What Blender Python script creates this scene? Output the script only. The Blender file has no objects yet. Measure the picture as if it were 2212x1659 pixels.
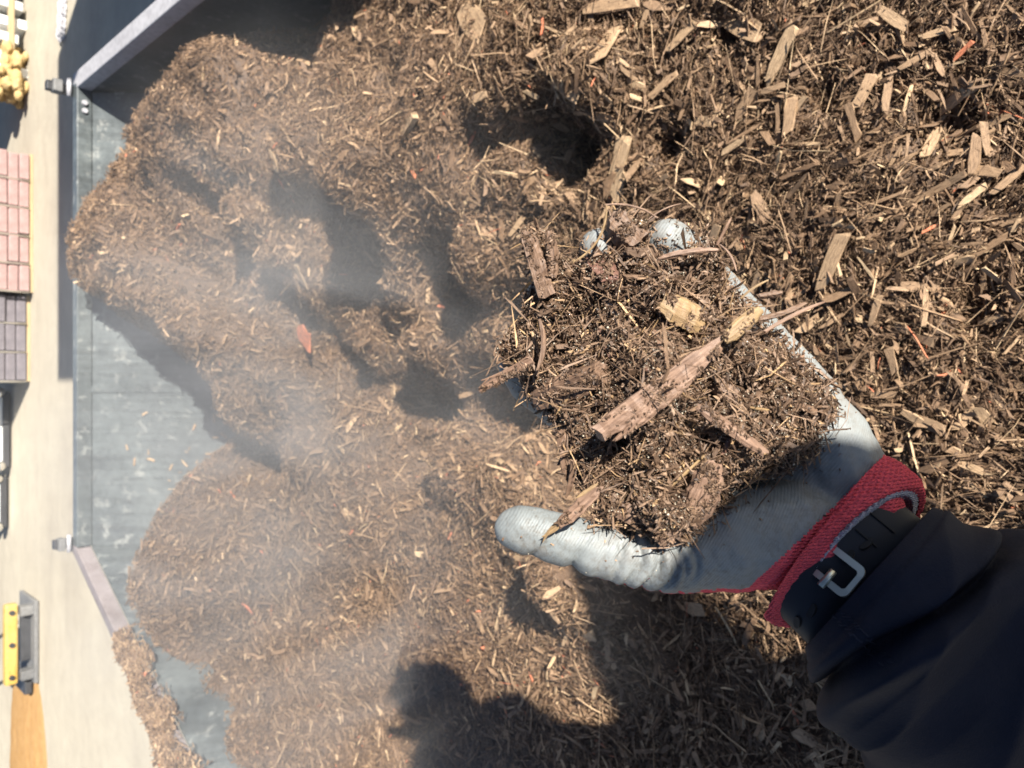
import bpy, bmesh, math, random
import numpy as np
from mathutils import Vector, Matrix
R = math.radians
random.seed(7); rng = np.random.default_rng(11)
S = bpy.context.scene
COL = S.collection

# ------------------------------------------------------------------ camera
CAM = np.array([0.0, 0.0, 1.60]); P = R(47.0); FPX = 1580.0
FW = np.array([0, math.cos(P), -math.sin(P)])
IX = np.array([0, -math.sin(P), -math.cos(P)])      # the phone is held sideways
IY = np.array([1.0, 0, 0])
cd = bpy.data.cameras.new('camera'); cam = bpy.data.objects.new('camera', cd); COL.objects.link(cam)
cam.matrix_world = Matrix(((IX[0], IY[0], -FW[0], CAM[0]), (IX[1], IY[1], -FW[1], CAM[1]),
                           (IX[2], IY[2], -FW[2], CAM[2]), (0, 0, 0, 1)))
cd.sensor_width = 36; cd.lens = 36 * FPX / 2212; cd.clip_start = 0.01; cd.clip_end = 900
cd.dof.use_dof = True; cd.dof.focus_distance = 0.43; cd.dof.aperture_fstop = 14.5
S.camera = cam

def pt(px, py, d):
    return CAM + d * (FW + (px - 1106) / FPX * IX + (829.5 - py) / FPX * IY)
def gp(px, py, z):
    v = FW + (px - 1106) / FPX * IX + (829.5 - py) / FPX * IY
    return CAM + v * (z - CAM[2]) / v[2]
def proj(p):
    q = np.asarray(p) - CAM
    d = q @ FW
    return 1106 + FPX * (q @ IX) / d, 829.5 - FPX * (q @ IY) / d, d

# ------------------------------------------------------------------ light
SUN = np.array([0.71, -1.10, 0.78]); SUN /= np.linalg.norm(SUN)
w = bpy.data.worlds.new('World'); S.world = w; w.use_nodes = True
wn = w.node_tree; bg = wn.nodes['Background']
sky = wn.nodes.new('ShaderNodeTexSky'); sky.sky_type = 'NISHITA'; sky.sun_disc = False
sky.sun_elevation = math.asin(SUN[2]); sky.sun_rotation = math.atan2(SUN[0], SUN[1])
sky.air_density = 0.65; sky.dust_density = 0.3
wn.links.new(sky.outputs[0], bg.inputs[0]); bg.inputs[1].default_value = 0.056
sl = bpy.data.lights.new('sun', 'SUN'); sl.energy = 5.0; sl.angle = R(0.55); sl.color = (1.0, 0.95, 0.87)
so = bpy.data.objects.new('sun', sl); COL.objects.link(so)
so.rotation_euler = Vector(SUN).to_track_quat('Z', 'Y').to_euler(); so.location = (3, -5, 6)
S.view_settings.view_transform = 'Standard'; S.view_settings.look = 'None'
S.view_settings.exposure = 1.38; S.view_settings.gamma = 1.0; S.view_settings.use_curve_mapping = False
S.render.engine = 'CYCLES'
cy = S.cycles
cy.use_denoising = True
try: cy.denoiser = 'OPENIMAGEDENOISE'
except Exception: pass
cy.max_bounces = 6; cy.diffuse_bounces = 3; cy.glossy_bounces = 2; cy.transmission_bounces = 4; cy.volume_bounces = 0
cy.volume_step_rate = 2.5; cy.volume_max_steps = 64
cy.sample_clamp_indirect = 6

# ------------------------------------------------------------------ helpers
def tag(o, label=None, cat=None, group=None, kind=None):
    if label: o['label'] = label
    if cat: o['category'] = cat
    if group: o['group'] = group
    if kind: o['kind'] = kind
    return o
def empty(name, loc, label, cat, group=None, rz=0):
    o = bpy.data.objects.new(name, None); COL.objects.link(o)
    o.location = loc; o.rotation_euler = (0, 0, rz); o.empty_display_size = 0.1
    return tag(o, label, cat, group)
def link(name, me, mat=None, parent=None, smooth=False):
    if mat is not None and not me.materials: me.materials.append(mat)
    if smooth:
        me.polygons.foreach_set('use_smooth', [True] * len(me.polygons))
    o = bpy.data.objects.new(name, me); COL.objects.link(o)
    if parent is not None:
        o.parent = parent
        # children are modelled in world space
        o.matrix_parent_inverse = (Matrix.Translation(parent.location) @ parent.rotation_euler.to_matrix().to_4x4()).inverted()
    return o
def from_arrays(name, V, F, tone=None, grain=None):
    """V (n,3), F (m,k) with constant k"""
    me = bpy.data.meshes.new(name)
    V = np.ascontiguousarray(V, dtype=np.float32); F = np.ascontiguousarray(F, dtype=np.int32)
    m, k = F.shape
    me.vertices.add(len(V)); me.vertices.foreach_set('co', V.ravel())
    me.loops.add(m * k); me.loops.foreach_set('vertex_index', F.ravel())
    me.polygons.add(m)
    me.polygons.foreach_set('loop_start', np.arange(0, m * k, k, dtype=np.int32))
    me.polygons.foreach_set('loop_total', np.full(m, k, dtype=np.int32))
    if tone is not None:
        a = me.attributes.new('tone', 'FLOAT', 'POINT'); a.data.foreach_set('value', np.asarray(tone, dtype=np.float32))
    if grain is not None:
        a = me.attributes.new('grain', 'FLOAT_VECTOR', 'POINT'); a.data.foreach_set('vector', np.ascontiguousarray(grain, dtype=np.float32).ravel())
    me.polygons.foreach_set('use_smooth', np.zeros(m, dtype=bool))
    me.update(calc_edges=True); me.validate()
    return me
def bx(bm, c, s, rot=None):
    r = bmesh.ops.create_cube(bm, size=1.0)
    M = Matrix.Translation(Vector(c)) @ (rot.to_4x4() if rot is not None else Matrix.Identity(4)) @ Matrix.Diagonal((*s, 1))
    bmesh.ops.transform(bm, matrix=M, verts=r['verts']); return r['verts']
def cyl(bm, a, b, r1, r2=None, n=16, caps=True):
    a, b = Vector(a), Vector(b); d = b - a
    r = bmesh.ops.create_cone(bm, cap_ends=caps, segments=n, radius1=r1, radius2=r1 if r2 is None else r2, depth=d.length)
    M = Matrix.Translation((a + b) / 2) @ d.to_track_quat('Z', 'Y').to_matrix().to_4x4()
    bmesh.ops.transform(bm, matrix=M, verts=r['verts']); return r['verts']
def bmo(name, bm, mat, parent=None, bevel=0, smooth=False):
    if bevel:
        bmesh.ops.bevel(bm, geom=bm.edges[:], offset=bevel, segments=2, affect='EDGES', profile=0.6)
    me = bpy.data.meshes.new(name); bm.to_mesh(me); bm.free()
    return link(name, me, mat, parent, smooth)
def quad_bm(pts):
    bm = bmesh.new(); bm.faces.new([bm.verts.new(p) for p in pts]); return bm
def slab(name, pts, nrm, th, mat, parent, bevel=0.002):
    """plate with outline pts, thickness th along nrm"""
    bm = bmesh.new(); n = Vector(nrm).normalized() * th
    a = [bm.verts.new(Vector(p)) for p in pts]; b = [bm.verts.new(Vector(p) + n) for p in pts]
    bm.faces.new(a); bm.faces.new(b[::-1])
    for i in range(len(a)):
        j = (i + 1) % len(a); bm.faces.new([a[j], a[i], b[i], b[j]])
    bmesh.ops.recalc_face_normals(bm, faces=bm.faces[:])
    return bmo(name, bm, mat, parent, bevel)

# value noise ------------------------------------------------------
def vnoise(x, y, seed=0):
    xi = np.floor(x).astype(np.int64); yi = np.floor(y).astype(np.int64)
    fx = x - xi; fy = y - yi; fx = fx * fx * (3 - 2 * fx); fy = fy * fy * (3 - 2 * fy)
    def h(a, b):
        n = (a * 374761393 + b * 668265263 + seed * 974634777) & 0xffffffff
        n = ((n ^ (n >> 13)) * 1274126177) & 0xffffffff
        return ((n ^ (n >> 16)) & 0xffff) / 65535.0
    return (h(xi, yi) * (1 - fx) + h(xi + 1, yi) * fx) * (1 - fy) + (h(xi, yi + 1) * (1 - fx) + h(xi + 1, yi + 1) * fx) * fy
def fbm(x, y, seed=0, o=4):
    s = 0; a = 0.5
    for i in range(o):
        s = s + a * (vnoise(x, y, seed + i) - 0.5); x = x * 2.03 + 7.1; y = y * 2.03 + 3.7; a *= 0.55
    return s

# ------------------------------------------------------------------ materials
class NT:
    def __init__(s, name):
        s.m = bpy.data.materials.new(name); s.m.use_nodes = True; s.t = s.m.node_tree
        s.b = s.t.nodes['Principled BSDF']
    def n(s, t, **k):
        nd = s.t.nodes.new(t)
        for a, v in k.items():
            if a in nd.inputs.keys(): nd.inputs[a].default_value = v
            else: setattr(nd, a, v)
        return nd
    def l(s, a, b): s.t.links.new(a, b)
    def coord(s, scale=(1, 1, 1), out='Object'):
        tc = s.n('ShaderNodeTexCoord'); mp = s.n('ShaderNodeMapping'); mp.inputs['Scale'].default_value = scale
        s.l(tc.outputs[out], mp.inputs[0]); return mp.outputs[0]
    def noise(s, vec, scale, detail=4, rough=0.55):
        nd = s.n('ShaderNodeTexNoise'); nd.inputs['Scale'].default_value = scale
        nd.inputs['Detail'].default_value = detail; nd.inputs['Roughness'].default_value = rough
        s.l(vec, nd.inputs['Vector']); return nd.outputs['Fac']
    def ramp(s, fac, stops):
        r = s.n('ShaderNodeValToRGB'); e = r.color_ramp.elements
        e[0].position, e[0].color = stops[0][0], (*stops[0][1], 1)
        e[1].position, e[1].color = stops[-1][0], (*stops[-1][1], 1)
        for p, c in stops[1:-1]:
            q = e.new(p); q.color = (*c, 1)
        s.l(fac, r.inputs[0]); return r.outputs[0]
    def mix(s, f, a, b, mode='MIX'):
        m = s.n('ShaderNodeMix'); m.data_type = 'RGBA'; m.blend_type = mode
        for sock, v in ((m.inputs[0], f), (m.inputs[6], a), (m.inputs[7], b)):
            if hasattr(v, 'links'): s.l(v, sock)
            elif isinstance(v, (int, float)): sock.default_value = v
            else: sock.default_value = (*v, 1)
        return m.outputs[2]
    def bump(s, h, strength=0.4, dist=0.002):
        b = s.n('ShaderNodeBump'); b.inputs['Strength'].default_value = strength; b.inputs['Distance'].default_value = dist
        s.l(h, b.inputs['Height']); s.l(b.outputs[0], s.b.inputs['Normal'])
    def base(s, c, rough=0.7, metal=0.0, spec=0.5):
        if hasattr(c, 'links'): s.l(c, s.b.inputs['Base Color'])
        else: s.b.inputs['Base Color'].default_value = (*c, 1)
        s.b.inputs['Roughness'].default_value = rough; s.b.inputs['Metallic'].default_value = metal
        s.b.inputs['Specular IOR Level'].default_value = spec
        return s

def mulch_mat(name, stops, rough, spec, grain=260, bumpd=0.0012):
    t = NT(name)
    a = t.n('ShaderNodeAttribute'); a.attribute_name = 'tone'
    v = t.coord(); ga = t.n('ShaderNodeAttribute'); ga.attribute_name = 'grain'
    nz = t.noise(ga.outputs['Vector'], 1.0, 3, 0.6); nz2 = t.noise(v, grain * 0.16, 3)
    c = t.ramp(a.outputs['Fac'], stops)
    g = t.ramp(nz, [(0.28, (0.34, 0.31, 0.28)), (0.5, (0.95, .94, .93)), (0.72, (1.45, 1.42, 1.36))])
    c = t.mix(0.75, c, g, 'MULTIPLY')
    g2 = t.ramp(nz2, [(0.3, (0.7, 0.68, 0.66)), (0.7, (1.15, 1.15, 1.15))])
    c = t.mix(0.8, c, g2, 'MULTIPLY')
    t.base(c, rough, 0, spec); t.bump(nz, 0.6, bumpd); return t.m
MULCH = mulch_mat('mulch_chips', [(0.0, (0.070, 0.043, 0.027)), (0.30, (0.185, 0.113, 0.065)), (0.62, (0.335, 0.220, 0.130)),
                                  (0.80, (0.48, 0.335, 0.20)), (0.945, (0.58, 0.42, 0.25)), (0.95, (0.52, 0.15, 0.08)), (1.0, (0.75, 0.27, 0.14))], 0.66, 0.35)
HMULCH = mulch_mat('damp_fine_mulch', [(0.0, (0.038, 0.022, 0.014)), (0.35, (0.128, 0.078, 0.048)), (0.7, (0.285, 0.187, 0.120)),
                                  (1.0, (0.55, 0.36, 0.18))], 0.6, 0.45, 700, 0.0005)
def wood_mat(name, c1, c2, scale=(900, 60, 900), rough=0.55):
    t = NT(name); v = t.coord(scale); nz = t.noise(v, 1.0, 4, 0.65)
    t.base(t.ramp(nz, [(0.3, c1), (0.7, c2)]), rough, 0, 0.4); t.bump(nz, 0.7, 0.0008); return t.m
W_BROWN = wood_mat('split_wood', (0.095, 0.054, 0.035), (0.29, 0.18, 0.12))
W_TAN = wood_mat('tan_wood', (0.14, 0.088, 0.045), (0.34, 0.225, 0.11))
W_DARK = wood_mat('bark_wood', (0.065, 0.037, 0.024), (0.22, 0.135, 0.085))
W_RED = wood_mat('reddish_wood', (0.10, 0.05, 0.035), (0.21, 0.11, 0.08))
W_GREY = wood_mat('grey_wood', (0.22, 0.18, 0.15), (0.45, 0.40, 0.36))
def water_mat():
    t = NT('dew'); t.base((0.50, 0.44, 0.34), 0.10, 0, 1.0); return t.m  # opaque pale base colour paints in the glint of the drops
DEW = water_mat()

def steel(name, c1, c2, rough=0.5, metal=0.0, sc=3):
    t = NT(name); v = t.coord(); n1 = t.noise(v, sc, 6, 0.65); n2 = t.noise(v, sc * 18, 4)
    c = t.ramp(n1, [(0.3, c1), (0.7, c2)])
    c = t.mix(0.35, c, t.ramp(n2, [(0.35, (0.55, 0.55, 0.55)), (0.62, (1.3, 1.3, 1.3))]), 'MULTIPLY')
    n3 = t.noise(v, sc * 6, 5, .7)
    if name == 'worn_bed_steel':
        c = t.mix(t.ramp(n3, [(0.56, (0, 0, 0)), (0.66, (1, 1, 1))]), c, (0.21, 0.215, 0.20)); vs = t.coord((30, 1.2, 1.2)); c = t.mix(0.5, c, t.ramp(t.noise(vs, 2, 3), [(0.35, (.6, .6, .6)), (0.6, (1.15, 1.15, 1.15))]), 'MULTIPLY')
    t.base(c, rough, metal); t.bump(n2, 0.15, 0.002); return t.m
BEDSTEEL = steel('worn_bed_steel', (0.040, 0.047, 0.050), (0.125, 0.14, 0.138), 0.38)
RAILSTEEL = steel('rail_steel', (0.32, 0.31, 0.32), (0.44, 0.43, 0.44), 0.6)
LEFTRAIL = steel('muddy_rail', (0.15, 0.12, 0.115), (0.27, 0.235, 0.235), 0.7, 0, 9)
DULL = steel('dull_steel', (0.10, 0.10, 0.10), (0.20, 0.195, 0.185), 0.6)
BLACKSTEEL = steel('black_steel', (0.02, 0.021, 0.023), (0.05, 0.05, 0.053), 0.5)
RUBBER = steel('rubber', (0.02, 0.02, 0.02), (0.035, 0.035, 0.035), 0.8)

def ground_mat():
    t = NT('dusty_ground'); v = t.coord((1, 1, 1))
    n1 = t.noise(v, 0.55, 6, 0.6); n2 = t.noise(v, 9, 6, 0.7)
    c = t.ramp(n1, [(0.3, (0.38, 0.335, 0.265)), (0.5, (0.43, 0.385, 0.305)), (0.7, (0.47, 0.425, 0.335))])
    c = t.mix(0.5, c, t.ramp(n2, [(0.3, (0.82, 0.80, 0.79)), (0.7, (1.1, 1.1, 1.08))]), 'MULTIPLY')
    vs = t.coord((0.5, 1.6, 1)); n3 = t.noise(vs, 1.3, 5)
    c = t.mix(0.35, c, t.ramp(n3, [(0.38, (0.74, 0.71, 0.70)), (0.55, (1.05, 1.04, 1.0))]), 'MULTIPLY')
    t.base(c, 0.95, 0, 0.1); t.bump(n2, 0.5, 0.01); return t.m
GROUND = ground_mat()
def sand_mat():
    t = NT('orange_sand'); v = t.coord(); n = t.noise(v, 14, 6, 0.7)
    t.base(t.ramp(n, [(0.3, (0.36, 0.20, 0.075)), (0.7, (0.46, 0.275, 0.115))]), 0.95, 0, 0.1); t.bump(n, 0.6, 0.006); return t.m
SAND = sand_mat()

# ------------------------------------------------------------------ ground
bm = bmesh.new(); bmesh.ops.create_grid(bm, x_segments=8, y_segments=8, size=300)
tag(bmo('ground', bm, GROUND), kind='structure')

# ------------------------------------------------------------------ trailer
ZT = 0.71; YF = 3.10; XR = 1.107; XL = -0.587
def leftx(y):
    return max(XL - 0.545 * (YF - y), -1.32)
YK = YF - (1.32 + XL) / 0.545                      # where the left side turns parallel
tr = empty('tipping_trailer', (0, 1.6, 0), 'dark steel open trailer bed with grey top rails heaped with steaming mulch', 'trailer')
YN = 0.03
# sloping front panel, in three sheets with seams
zb, yb = 0.22, 2.60
top = Vector((0, YF - 0.05, ZT - 0.052)); bot = Vector((0, yb, zb))
xs = [XL - 0.02, -0.02, 0.32, XR]
for i in range(3):
    a, b = xs[i] + 0.002, xs[i + 1] - 0.002
    slab('front_panel', [(a, top.y, top.z), (b, top.y, top.z), (b, bot.y, bot.z), (a - (0.27 if i == 0 else 0), bot.y, bot.z)],
         (0, 0.6, -0.8), 0.006, BEDSTEEL, tr, 0)
for x in xs[1:3]:
    slab('seam_strip', [(x - 0.012, top.y - 0.001, top.z + 0.004), (x + 0.012, top.y - 0.001, top.z + 0.004), (x + 0.012, bot.y - 0.001, bot.z + 0.004), (x - 0.012, bot.y - 0.001, bot.z + 0.004)],
         (0, 0.6, -0.8), 0.003, BEDSTEEL, tr, 0)
bm = bmesh.new(); bx(bm, ((XL + XR) / 2, YF - 0.022, ZT - 0.026), (XR - XL + 0.05, 0.05, 0.052)); bmo('front_rail', bm, BEDSTEEL, tr, 0.004)
bm = bmesh.new(); bx(bm, ((XL + XR) / 2, YF + 0.002, 0.45), (XR - XL, 0.006, 0.42)); bmo('outer_panel', bm, BLACKSTEEL, tr)
# right side
slab('side_panel', [(XR + 0.004, YN, 0.2), (XR + 0.004, YF, 0.2), (XR + 0.004, YF, ZT - 0.05), (XR + 0.004, YN, ZT - 0.05)], (1, 0, 0), 0.006, BEDSTEEL, tr, 0)
bm = bmesh.new(); bx(bm, (XR + 0.033, (YN + YF) / 2, ZT - 0.0255), (0.062, YF - YN, 0.051)); bmo('side_rail', bm, RAILSTEEL, tr, 0.004)
for y in (0.5, 1.1, 1.7, 2.3, 2.9):
    bm = bmesh.new(); bx(bm, (XR + 0.035, y, 0.42), (0.05, 0.04, 0.46)); bmo('stake_post', bm, BLACKSTEEL, tr, 0.003)
# left side, flaring
dl = Vector((leftx(YK) - XL, YK - YF, 0)).normalized(); nl = Vector((dl.y, -dl.x, 0))
if nl.x > 0: nl = -nl
for (a, b) in (((XL, YF), (leftx(YK), YK)), ((leftx(YK), YK), (leftx(YN), YN))):
    A = Vector((*a, 0)); B = Vector((*b, 0)); d = (B - A).normalized(); n = Vector((d.y, -d.x, 0)); n = n if n.x < 0 else -n
    slab('side_panel', [A - n * 0.001 + Vector((0, 0, ZT - .05)), B - n * 0.001 + Vector((0, 0, ZT - .05)), B - n * .16 + Vector((0, 0, .2)), A - n * .16 + Vector((0, 0, .2))], n, 0.006, BEDSTEEL, tr, 0)
    rot = Matrix(((d.x, n.x, 0), (d.y, n.y, 0), (0, 0, 1)))
    m = (A + B) / 2 + n * 0.028; bm = bmesh.new(); bx(bm, (m.x, m.y, ZT - 0.0255), ((B - A).length, 0.040, 0.051), rot); bmo('side_rail', bm, LEFTRAIL, tr, 0.004)
bm = bmesh.new(); bx(bm, ((leftx(YN) + XR) / 2, YN - 0.01, 0.38), (XR - leftx(YN), 0.02, 0.38)); bmo('tailgate', bm, BEDSTEEL, tr, 0.002)
bm = bmesh.new(); bm.faces.new([bm.verts.new(p) for p in ((leftx(YN), YN, .205), (XR, YN, .205), (XR, YF, .205), (XL, YF, .205), (leftx(YK), YK, .205))]); bmo('floor_panel', bm, BEDSTEEL, tr)
# corner posts with latch blocks
for (x, w_, c, hh) in ((XR + 0.004, 0.034, BLACKSTEEL, 0.085), (XL - 0.014, 0.034, BLACKSTEEL, 0.062)):
    bm = bmesh.new(); bx(bm, (x, YF + 0.016, 0.44 + hh / 2), (w_, 0.03, 0.54 + hh)); o = bmo('corner_post', bm, c, tr, 0.003)
    bm = bmesh.new(); bx(bm, (x, YF + 0.004, ZT + hh * 0.62), (w_ * 1.35, 0.045, hh * 0.36)); bmo('latch_block', bm, DULL, o, 0.004)
    bm = bmesh.new(); cyl(bm, (x - 0.03, YF - 0.012, ZT + 0.016), (x + 0.035, YF - 0.012, ZT + 0.016), 0.008); bmo('latch_pin', bm, RAILSTEEL, o, 0, True)
for k in range(2):
    bm = bmesh.new(); cyl(bm, (XR - 0.05 - k * .03, YF - 0.049, ZT - 0.026), (XR - 0.05 - k * .03, YF - 0.056, ZT - 0.026), 0.011, 0.009, 12); bmo('bolt', bm, RAILSTEEL, tr)
# running gear (below the bed)
for sx in (leftx(1.4) - 0.16, XR + 0.2):
    bm = bmesh.new(); cyl(bm, (sx - .09, 1.4, .30), (sx + .09, 1.4, .30), .30, n=32); o = bmo('wheel', bm, RUBBER, tr, 0.02, True)
    bm = bmesh.new(); cyl(bm, (sx - .095, 1.4, .30), (sx + .095, 1.4, .30), .17, n=24); bmo('rim', bm, RAILSTEEL, o, 0.004)
bm = bmesh.new(); cyl(bm, (leftx(1.4), 1.4, .16), (XR + .1, 1.4, .16), .035); bmo('axle', bm, BLACKSTEEL, tr)
bm = bmesh.new(); bx(bm, (0.26, 3.25, .17), (.1, .25, .06)); bmo('drawbar', bm, BLACKSTEEL, tr)

# ------------------------------------------------------------------ mulch surface
ctl = [(2212,0,.60),(2212,500,.60),(2212,1000,.60),(1800,0,.62),(1800,500,.62),(1500,0,.63),(1500,300,.60),(1250,0,.64),(1106,150,.63),(900,0,.60),(790,80,.58),
 (1300,500,.58),(1500,700,.58),(1900,900,.60),(2100,1050,.60),(1000,400,.63),(900,300,.64),(1000,700,.58),(900,1000,.50),(1100,1100,.50),(1100,1300,.52),
 (1300,1400,.52),(1600,1400,.55),(1600,1600,.55),(1900,1700,.56),(1300,1650,.52),(900,1650,.51),(900,1400,.51),(2212,1650,.58),
 (436,112,.66),(381,150,.66),(330,200,.665),(295,255,.67),(262,360,.70),(227,420,.72),(199,470,.735),(178,520,.745),(185,600,.72),
 (500,300,.66),(400,400,.68),(600,240,.60),(600,450,.63),(450,560,.64),(300,450,.69),(700,200,.60),(500,150,.62),(560,170,.57),(661,100,.53),(709,40,.50),
 (335,655,.68),(405,760,.66),(465,860,.60),(500,935,.53),(420,650,.60),(560,800,.50),(650,700,.57),(800,800,.50),(760,600,.60),
 (250,648,.75),(300,665,.73),(370,722,.69),(215,622,.755),
 (480,1000,.50),(410,1010,.52),(392,1040,.54),(330,1150,.62),(305,1226,.65),(302,1296,.66),(322,1366,.65),(364,1446,.63),(405,1526,.61),(466,1596,.59),(530,1659,.57),
 (600,1300,.56),(500,1150,.57),(700,1100,.54),(700,1500,.54),(600,1600,.55)]
cw = [gp(a, b, z) for a, b, z in ctl]
cw += [np.array(p) for p in ((1.09,2.95,.45),(1.09,2.6,.36),(1.09,2.3,.36),(1.09,2.0,.30),(1.09,1.8,.38),(1.09,1.5,.5),(1.09,1.0,.58),(1.09,.3,.6),(1.2,2.2,.25),
   (.95,3.02,.52),(.6,3.02,.62),(.4,3.02,.60),(.2,3.0,.40),(0,3.0,.22),(-.3,3.0,.2),(-.5,3.0,.2),(.05,2.78,.34),(.03,2.6,.25),(-.07,2.45,.22),(-.17,2.36,.22),(-.26,2.2,.26),(-.2,2.75,.22),(-.4,2.8,.25),(-.6,2.75,.25),
   (-1.3,2.3,.5),(-1.3,1.5,.56),(-1.3,.8,.58),(-1.3,.2,.6),(0,0,.6),(.6,0,.6),(-.7,0,.6),(-.75,2.62,.42),(-.9,2.4,.48),(-1.02,2.2,.5))]
cw = np.array(cw)
def rk(a, b): return np.sqrt(((a[:, None, :2] - b[None, :, :2]) ** 2).sum(-1) + 0.003)
K = rk(cw, cw) - 0.012 * np.eye(len(cw))
A = np.block([[K, np.ones((len(cw), 1))], [np.ones((1, len(cw))), np.zeros((1, 1))]])
sol = np.linalg.solve(A, np.append(cw[:, 2], 0))
hollows = [(690,480,.085,.13),(740,560,.07,.12),(920,600,.10,.10),(1180,290,.060,.055),(1250,315,.060,.060),(1215,350,.03,.05),(1120,290,.045,.045),(1060,300,.03,.04),(640,850,.08,.12),(780,930,.09,.12),(560,640,.06,.08),
           (1040,330,.06,.05),(850,200,.05,.06),(1080,700,.08,.08),(950,900,.08,.10),(1150,1000,.08,.08),(820,1020,.06,.10),(450,420,.03,.06),(1560,90,.03,.03),(1780,210,.018,.03),(1450,330,.03,.03),(2060,300,.018,.03),(2100,640,.022,.035),(1050,880,.06,.07)]
bumps = [(800,380,.05,.08),(1000,560,.04,.07),(1300,200,.04,.07),(520,460,.05,.07),(640,330,.05,.08),(700,760,.05,.06),(850,740,.04,.06),(600,980,.03,.06),(1010,1000,.04,.05),
         (1190,1290,.04,.07)]
SC = [gp(a, b, .56) for a, b in ((470,640),(560,740),(640,800),(760,870),(880,930),(1010,990),(1120,1060),(1170,1130))]
HB = [(gp(a, b, .58), -dp, r) for a, b, dp, r in hollows] + [(gp(a, b, .6), dp, r) for a, b, dp, r in bumps]
def mulch_z(X, Y):
    X = np.asarray(X, float); Y = np.asarray(Y, float); sh = X.shape
    Q = np.stack([X.ravel(), Y.ravel()], 1); out = np.empty(len(Q))
    for i in range(0, len(Q), 20000):
        q = Q[i:i + 20000]; out[i:i + 20000] = rk(q, cw) @ sol[:-1] + sol[-1]
    z = out.reshape(sh)
    XW = X + .07 * fbm(X * 9, Y * 9, 71, 3); YW = Y + .07 * fbm(X * 9, Y * 9, 81, 3)
    for c, a, r in HB:
        z = z + 1.7 * a * np.exp(-(((XW - c[0]) ** 2 + (YW - c[1]) ** 2) / r ** 2) ** 1.7)
    # scarp between the high rugged part and the lower smooth slope
    wob = .05 * fbm(X * 5, Y * 5, 61, 3)
    bd = np.full(X.shape, 9.0); sg = np.zeros(X.shape)
    for (a, b) in zip(SC[:-1], SC[1:]):
        ex, ey = b[0] - a[0], b[1] - a[1]; l2 = ex * ex + ey * ey
        t = np.clip(((X - a[0]) * ex + (Y - a[1]) * ey) / l2, 0, 1); dx = X - a[0] - ex * t; dy = Y - a[1] - ey * t; d = np.hypot(dx, dy)
        m_ = d < bd; bd = np.where(m_, d, bd); sg = np.where(m_, np.sign(ex * dy - ey * dx), sg)
    sd_ = bd * sg + wob
    z = z - .13 / (1 + np.exp(-sd_ / .022)) * np.exp(-(np.clip(sd_, 0, 9) / .30) ** 2) + .05 * np.exp(-((sd_ + .07) / .07) ** 2)
    far = np.clip((Y - 0.7) / 1.2, 0.0, 1.0); left = np.clip((X + 0.25) / 0.35, 0.25, 1)
    z = z + (0.03 + 0.18 * far * left) * fbm(X * 3.8, Y * 3.4, 3, 4) + (0.032 + .028 * far * left) * fbm(X * 14, Y * 14, 9, 3) + .03 * far * left * fbm(X * 17, Y * 17, 29, 2) + (.016 + .028 * far * left) * fbm(X * 36, Y * 36, 19, 2)
    z = z + 0.045 * far * left * np.abs(fbm(X * 7, Y * 7, 21, 2)) * 2 - 0.01
    return z
GX0, GX1, GY0, GY1, GS = -1.34, 1.10, 0.045, 3.06, 0.0125
gx = np.arange(GX0, GX1, GS); gy = np.arange(GY0, GY1, GS)
MX, MY = np.meshgrid(gx, gy); MZ = mulch_z(MX, MY)
def Hs(x, y):
    fx = np.clip((x - GX0) / GS, 0, len(gx) - 1.001); fy = np.clip((y - GY0) / GS, 0, len(gy) - 1.001)
    i = fx.astype(int); j = fy.astype(int); u = fx - i; v = fy - j
    return (MZ[j, i] * (1 - u) + MZ[j, i + 1] * u) * (1 - v) + (MZ[j + 1, i] * (1 - u) + MZ[j + 1, i + 1] * u) * v
def inside(x, y, m=0.015):
    lx = np.maximum(XL - 0.545 * (YF - y), -1.32)
    return (x > lx + m + 0.02) & (x < XR - m) & (y < YF - 0.03) & (y > YN + 0.02)
def wallz(x, y):                    # steel surface height under the mulch
    z = np.where(y > yb, zb + (y - yb) / (top.y - yb) * (top.z - zb), 0.205)
    return z
heap = empty('mulch_heap', (0, 1.5, 0.55), 'steaming heap of dark brown shredded bark mulch filling the trailer bed', 'mulch heap')
keep = inside(MX, MY, 0.0)
idx = np.arange(MX.size).reshape(MX.shape)
q = np.stack([idx[:-1, :-1], idx[:-1, 1:], idx[1:, 1:], idx[1:, :-1]], -1)
km = keep[:-1, :-1] & keep[:-1, 1:] & keep[1:, 1:] & keep[1:, :-1]
base_V = np.stack([MX.ravel(), MY.ravel(), MZ.ravel() - 0.006], 1)
tone0 = 0.02 + 0.15 * (fbm(MX * 40, MY * 40, 5, 3) + 0.4).ravel()  # dark tone paints the shade of gaps between chips into the base
me = from_arrays('mulch_bed', base_V, q[km], tone0, base_V * 400)
tag(link('mulch_bed', me, MULCH, heap, True), kind='stuff')

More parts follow.
